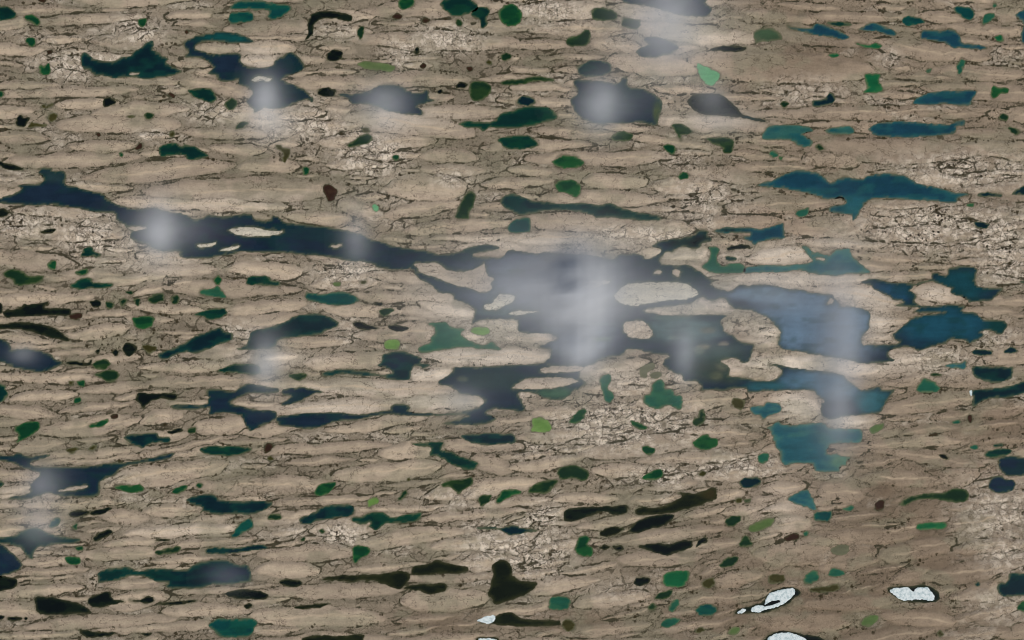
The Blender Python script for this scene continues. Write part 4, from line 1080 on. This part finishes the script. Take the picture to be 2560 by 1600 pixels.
info = []
for i, (l, lp) in enumerate(zip(LAKE, lake_poly)):
    code, raw, label, mark = l
    xs_, ys_ = raw[:, 0], raw[:, 1]
    area = 0.5 * abs(np.dot(xs_, np.roll(ys_, 1)) - np.dot(ys_, np.roll(xs_, 1)))
    st = min(5.0, max(1.6, math.sqrt(area) / 14))
    lo, hi = lp.min(0) - 10, lp.max(0) + 10
    ax, ay = np.arange(lo[0], hi[0], st), np.arange(lo[1], hi[1], st)
    nx, ny = len(ax), len(ay)
    x, y = [g.ravel() for g in np.meshgrid(ax, ay)]
    p = np.stack([x, y], 1)
    sd = sdf(lp, warp(p), 40.0)
    keep = sd < 1.4
    # pull the outer ring of vertices back on to the shore
    g2 = sd.reshape(ny, nx)
    gyy, gxx = np.gradient(g2, st)
    gl = np.maximum(np.hypot(gxx, gyy), 0.5).ravel()
    over = np.maximum(sd - 1.6, 0) * (sd < 4 * st)
    x = x - gxx.ravel() / gl ** 2 * over
    y = y - gyy.ravel() / gl ** 2 * over
    dep = np.maximum(-sd, 0)
    for ip in isle_poly:
        if (ip.min(0) < hi).all() and (ip.max(0) > lo).all():
            dep = np.minimum(dep, np.maximum(sdf(ip, warp(p), 20.0) * 0.8 + 0.5, 0) + np.where(False, 0, 0))
    deep, rim = C(*PAL[code][0]), C(*PAL[code][1])
    c = np.repeat(deep[None], len(x), 0)
    c = blend_hue(c, x, y, code)
    blot = sstep(0.50, 0.70, fbm(x / 46 + 5, y / 17, 5, 4)) * (0.5 if area > 700 else 0.3)
    c = lerp(c, lerp(c, rim, 0.8), blot[:, None])
    c = c * (0.86 + 0.28 * fbm(x / 60, y / 8, 2, 3))[:, None]
    rw = min(13.0, 3.0 + math.sqrt(area) / 9)
    nz = fbm(x / 14, y / 10, 6, 3)
    f = sstep(rw * (0.35 + 1.1 * nz), 0.0, dep)
    bed = C(98, 98, 72) if code not in 'kqr' else C(60, 58, 38)
    c = lerp(c, lerp(rim, c, 0.25), f[:, None] * 0.85)
    c = lerp(c, bed, (sstep(np.maximum(12 * nz - 3.0, 1.6), 0, dep) * 0.7)[:, None])
    me = grid_mesh("water", W(x, y, np.full(len(x), 0.0)), ny, nx, (), [("hue", c)], keep)
    cen = np.array([(lp[:, 0].min() + lp[:, 0].max()) / 2, (lp[:, 1].min() + lp[:, 1].max()) / 2])
    ext = lp.max(0) - lp.min(0)
    info.append([code, area, cen, ext, label, mark, me])


def where(c, ref, ext):
    d = c - ref
    v = 'above' if d[1] < 0 else 'below'
    hz = 'left of' if d[0] < 0 else 'right of'
    if abs(d[0]) > 1.8 * abs(d[1]):
        return hz
    if abs(d[1]) > 1.8 * abs(d[0]):
        return v
    return v + ' ' + hz


marks = [k for k in info if k[5]]
auto = {}
for k in info:
    if k[4]:
        continue
    size = 'tiny' if k[1] < 150 else 'small' if k[1] < 500 else 'mid-sized' if k[1] < 1600 else 'large'
    form = 'elongated' if k[3][0] > 2.6 * k[3][1] else 'upright' if k[3][1] > 1.25 * k[3][0] else 'rounded' if k[3][0] < 1.5 * k[3][1] else ''
    cand = sorted((m for m in marks if m[5] != 'the great lake'), key=lambda m: np.hypot(*(k[2] - m[2])))
    noun = 'pond' if k[1] < 1600 else 'lake'
    k[4] = ' '.join(w for w in (size, form, WORD[k[0]], noun, where(k[2], cand[0][2], None), cand[0][5]) if w)
    auto.setdefault(k[4], []).append(k)
ORD = ['leftmost', 'second from the left', 'third from the left', 'fourth from the left', 'fifth from the left', 'sixth from the left', 'seventh from the left']
for lab, ks in auto.items():
    if len(ks) > 1:
        ks.sort(key=lambda k: k[2][0])
        for j, k in enumerate(ks):
            k[4] = lab + ', ' + ('left one' if j == 0 and len(ks) == 2 else 'right one' if len(ks) == 2 else ORD[j])
for k in info:
    big = k[1] >= 1600
    put("lake" if big else "pond_water", k[6], water_mat, kind="structure", label=k[4], category="lake" if big else "pond",
        group="lakes of the tundra plain" if big else "ponds of the tundra plain")

# ---------------------------------------------------------------- islands
for l, ip in zip(ISLE, isle_poly):
    st = 1.8
    lo, hi = ip.min(0) - 12, ip.max(0) + 12
    ax, ay = np.arange(lo[0], hi[0], st), np.arange(lo[1], hi[1], st)
    nx, ny = len(ax), len(ay)
    x, y = [g.ravel() for g in np.meshgrid(ax, ay)]
    p = np.stack([x, y], 1)
    sd = sdf(ip, warp(p), 30.0)
    z, at, c = land_fields(p, None)
    ins = np.maximum(-sd, 0)
    rocky = 'rocky' in l[2]
    zz = np.where(sd < 0, np.minimum(0.55 * ins + 0.03 * ins ** 1.5, 14 + (z - 10) * 0.3), -0.9 * sd)
    at['d1'] = np.full(len(x), 30.0) if max(ip.max(0) - ip.min(0)) < 110 else at['d1'] + 2
    at['sub'] = at['sub'] * 0.15
    at['crest'] = at['crest'] * 0.5
    at['bog'] = at['bog'] * 0.2
    at['rock'] = np.full(len(x), 0.55) if rocky else at['rock'] * 0.15
    at['wet'] = sstep(2.5, 0.2, ins) * 0.6
    tone = C(200, 192, 172) if 'cream' in l[2] or 'white' in l[2] else C(172, 158, 140)
    c = lerp(tone * (0.94 + 0.12 * fbm(x / 20, y / 9, 2, 3))[:, None], c, 0.15)
    me = grid_mesh("island", W(x, y, zz), ny, nx, at.items(), [("tint", c)], sd < 2.5)
    put("island", me, ground_mat, label=l[2], category="island", group="islands in the lakes")

# ---------------------------------------------------------------- remains of the winter ice
for l, ip in zip(FLOE, floe_poly):
    st = 1.0
    lo, hi = ip.min(0) - 5, ip.max(0) + 5
    ax, ay = np.arange(lo[0], hi[0], st), np.arange(lo[1], hi[1], st)
    nx, ny = len(ax), len(ay)
    x, y = [g.ravel() for g in np.meshgrid(ax, ay)]
    sd = sdf(ip, np.stack([x + (fbm(x / 5, y / 5, 1, 3) - .5) * 4, y + (fbm(x / 5, y / 5, 2, 3) - .5) * 4], 1), 20.0)
    zz = np.where(sd < 0, np.minimum(-sd * 2.0, 1.6) + (fbm(x / 4, y / 4, 4, 3) - 0.5) * 1.0 * sstep(0, -2, sd), -sd * 2.0)
    me = grid_mesh("ice_sheet", W(x, y, zz), ny, nx, (), (), sd < 1.0)
    put("ice_sheet", me, ice_mat, label=l[2], category="ice sheet", group="ice left on the lakes")

# ---------------------------------------------------------------- patches of low mist, each a closed bank thinning out at its rim
# survey pixel of the full frame (2419 wide): x, y, rx, ry, depth in optical units
F = 2419 / 2560.0
MIST = [
    ([(378, 545, 46, 75, 1.3), (400, 540, 120, 60, .35)], "narrow white mist patch over the great lake's western reach"),
    ([(842, 560, 40, 75, .55)], "faint mist streak over the great lake east of the spindle-shaped island"),
    ([(628, 232, 40, 60, 1.1), (640, 290, 70, 50, .4)], "bright mist patch at the foot of the hooked navy lake"),
    ([(905, 242, 70, 50, .65), (910, 280, 60, 60, .25)], "soft mist patch over the misty slate lake"),
    ([(1418, 248, 50, 70, 1.2), (1440, 250, 110, 60, .2)], "round mist patch over the big misty square lake"),
    ([(1575, 50, 90, 120, 1.2), (1570, 90, 150, 130, .25)], "wide mist patch falling from the top edge"),
    ([(1680, 235, 50, 45, .4), (1700, 290, 90, 40, .3)], "faint mist patch above the black lake with the blue tail"),
    ([(1372, 690, 80, 95, 4.6), (1290, 680, 190, 85, 1.1), (1372, 810, 52, 80, 2.2), (1600, 710, 200, 50, .6), (1330, 740, 420, 220, .32)], "largest and brightest mist bank over the middle of the great lake"),
    ([(1613, 835, 32, 70, 1.0), (1640, 800, 130, 60, .25)], "thin upright mist streak over the great lake's murky southern bay"),
    ([(1985, 800, 60, 170, 1.15), (1975, 960, 45, 110, .8), (1830, 700, 110, 60, .4), (1960, 860, 130, 260, .14)], "tall mist column over the great lake's blue eastern arm"),
    ([(632, 855, 45, 70, 1.0)], "bright mist patch at the foot of the slanting teal lake"),
    ([(1095, 945, 60, 50, .45)], "faint mist patch at the east tip of the long ridge by the great lake"),
    ([(105, 1140, 55, 50, .5), (95, 1235, 60, 60, .5)], "mist patch over the long-armed navy lake near the left edge"),
    ([(60, 835, 40, 30, .3)], "faint mist wisp over the navy lake at the left edge"),
    ([(540, 1360, 60, 40, .18)], "very faint mist over the square-ended dark lake"),
    ([(150, 330, 170, 90, .06), (560, 600, 250, 90, .05)], "barely visible haze over the western ridges"),
]
DEN = 0.008
for im, (parts, label) in enumerate(MIST[:-1]):
    cx = [a[0] / F for a in parts]
    x0, x1 = min(a[0] / F - 2.6 * a[2] / F for a in parts), max(a[0] / F + 2.6 * a[2] / F for a in parts)
    y0, y1 = min(a[1] / F - 2.6 * a[3] / F for a in parts), max(a[1] / F + 2.6 * a[3] / F for a in parts)
    nx, ny = 96, 96
    x, y = [g.ravel() for g in np.meshgrid(np.linspace(x0, x1, nx), np.linspace(y0, y1, ny))]
    od = np.zeros(len(x))
    for a in parts:
        r2 = ((x - a[0] / F) / (a[2] / F)) ** 2 + ((y - a[1] / F) / (a[3] / F)) ** 2
        od += a[4] * (0.65 * np.exp(-2.6 * r2) + 0.35 * np.exp(-0.9 * r2))
    od *= 0.55
    od *= 0.72 + 0.56 * fbm(x / 80, y / 55, 2, 4)
    hgt = np.maximum(od - 0.004, 0) / DEN
    zt = 28 + 3 * im + hgt + 0.5
    zb = np.full(len(x), 28.0 + 3 * im)
    n = nx * ny
    V = np.concatenate([W(x, y, zt), W(x, y, zb)])
    i2 = np.arange(n).reshape(ny, nx)
    top = np.stack([i2[1:, :-1], i2[1:, 1:], i2[:-1, 1:], i2[:-1, :-1]], 2).reshape(-1, 4)
    act = (hgt[top] > 0).any(1)
    top = top[act]
    bot = top[:, ::-1] + n
    # walls along the rim
    e = np.concatenate([top[:, [k, (k + 1) % 4]] for k in range(4)])
    es = {(int(a), int(b)) for a, b in e}
    wall = np.array([(b, a, a + n, b + n) for a, b in es if (b, a) not in es])
    Fc = np.concatenate([top, bot, wall])
    used = np.unique(Fc)
    re = np.full(2 * n, -1)
    re[used] = np.arange(len(used))
    me = bpy.data.meshes.new("mist")
    me.from_pydata(V[used].tolist(), [], re[Fc].tolist())
    put("mist", me, mist_mat, kind="stuff", label=label, category="mist")
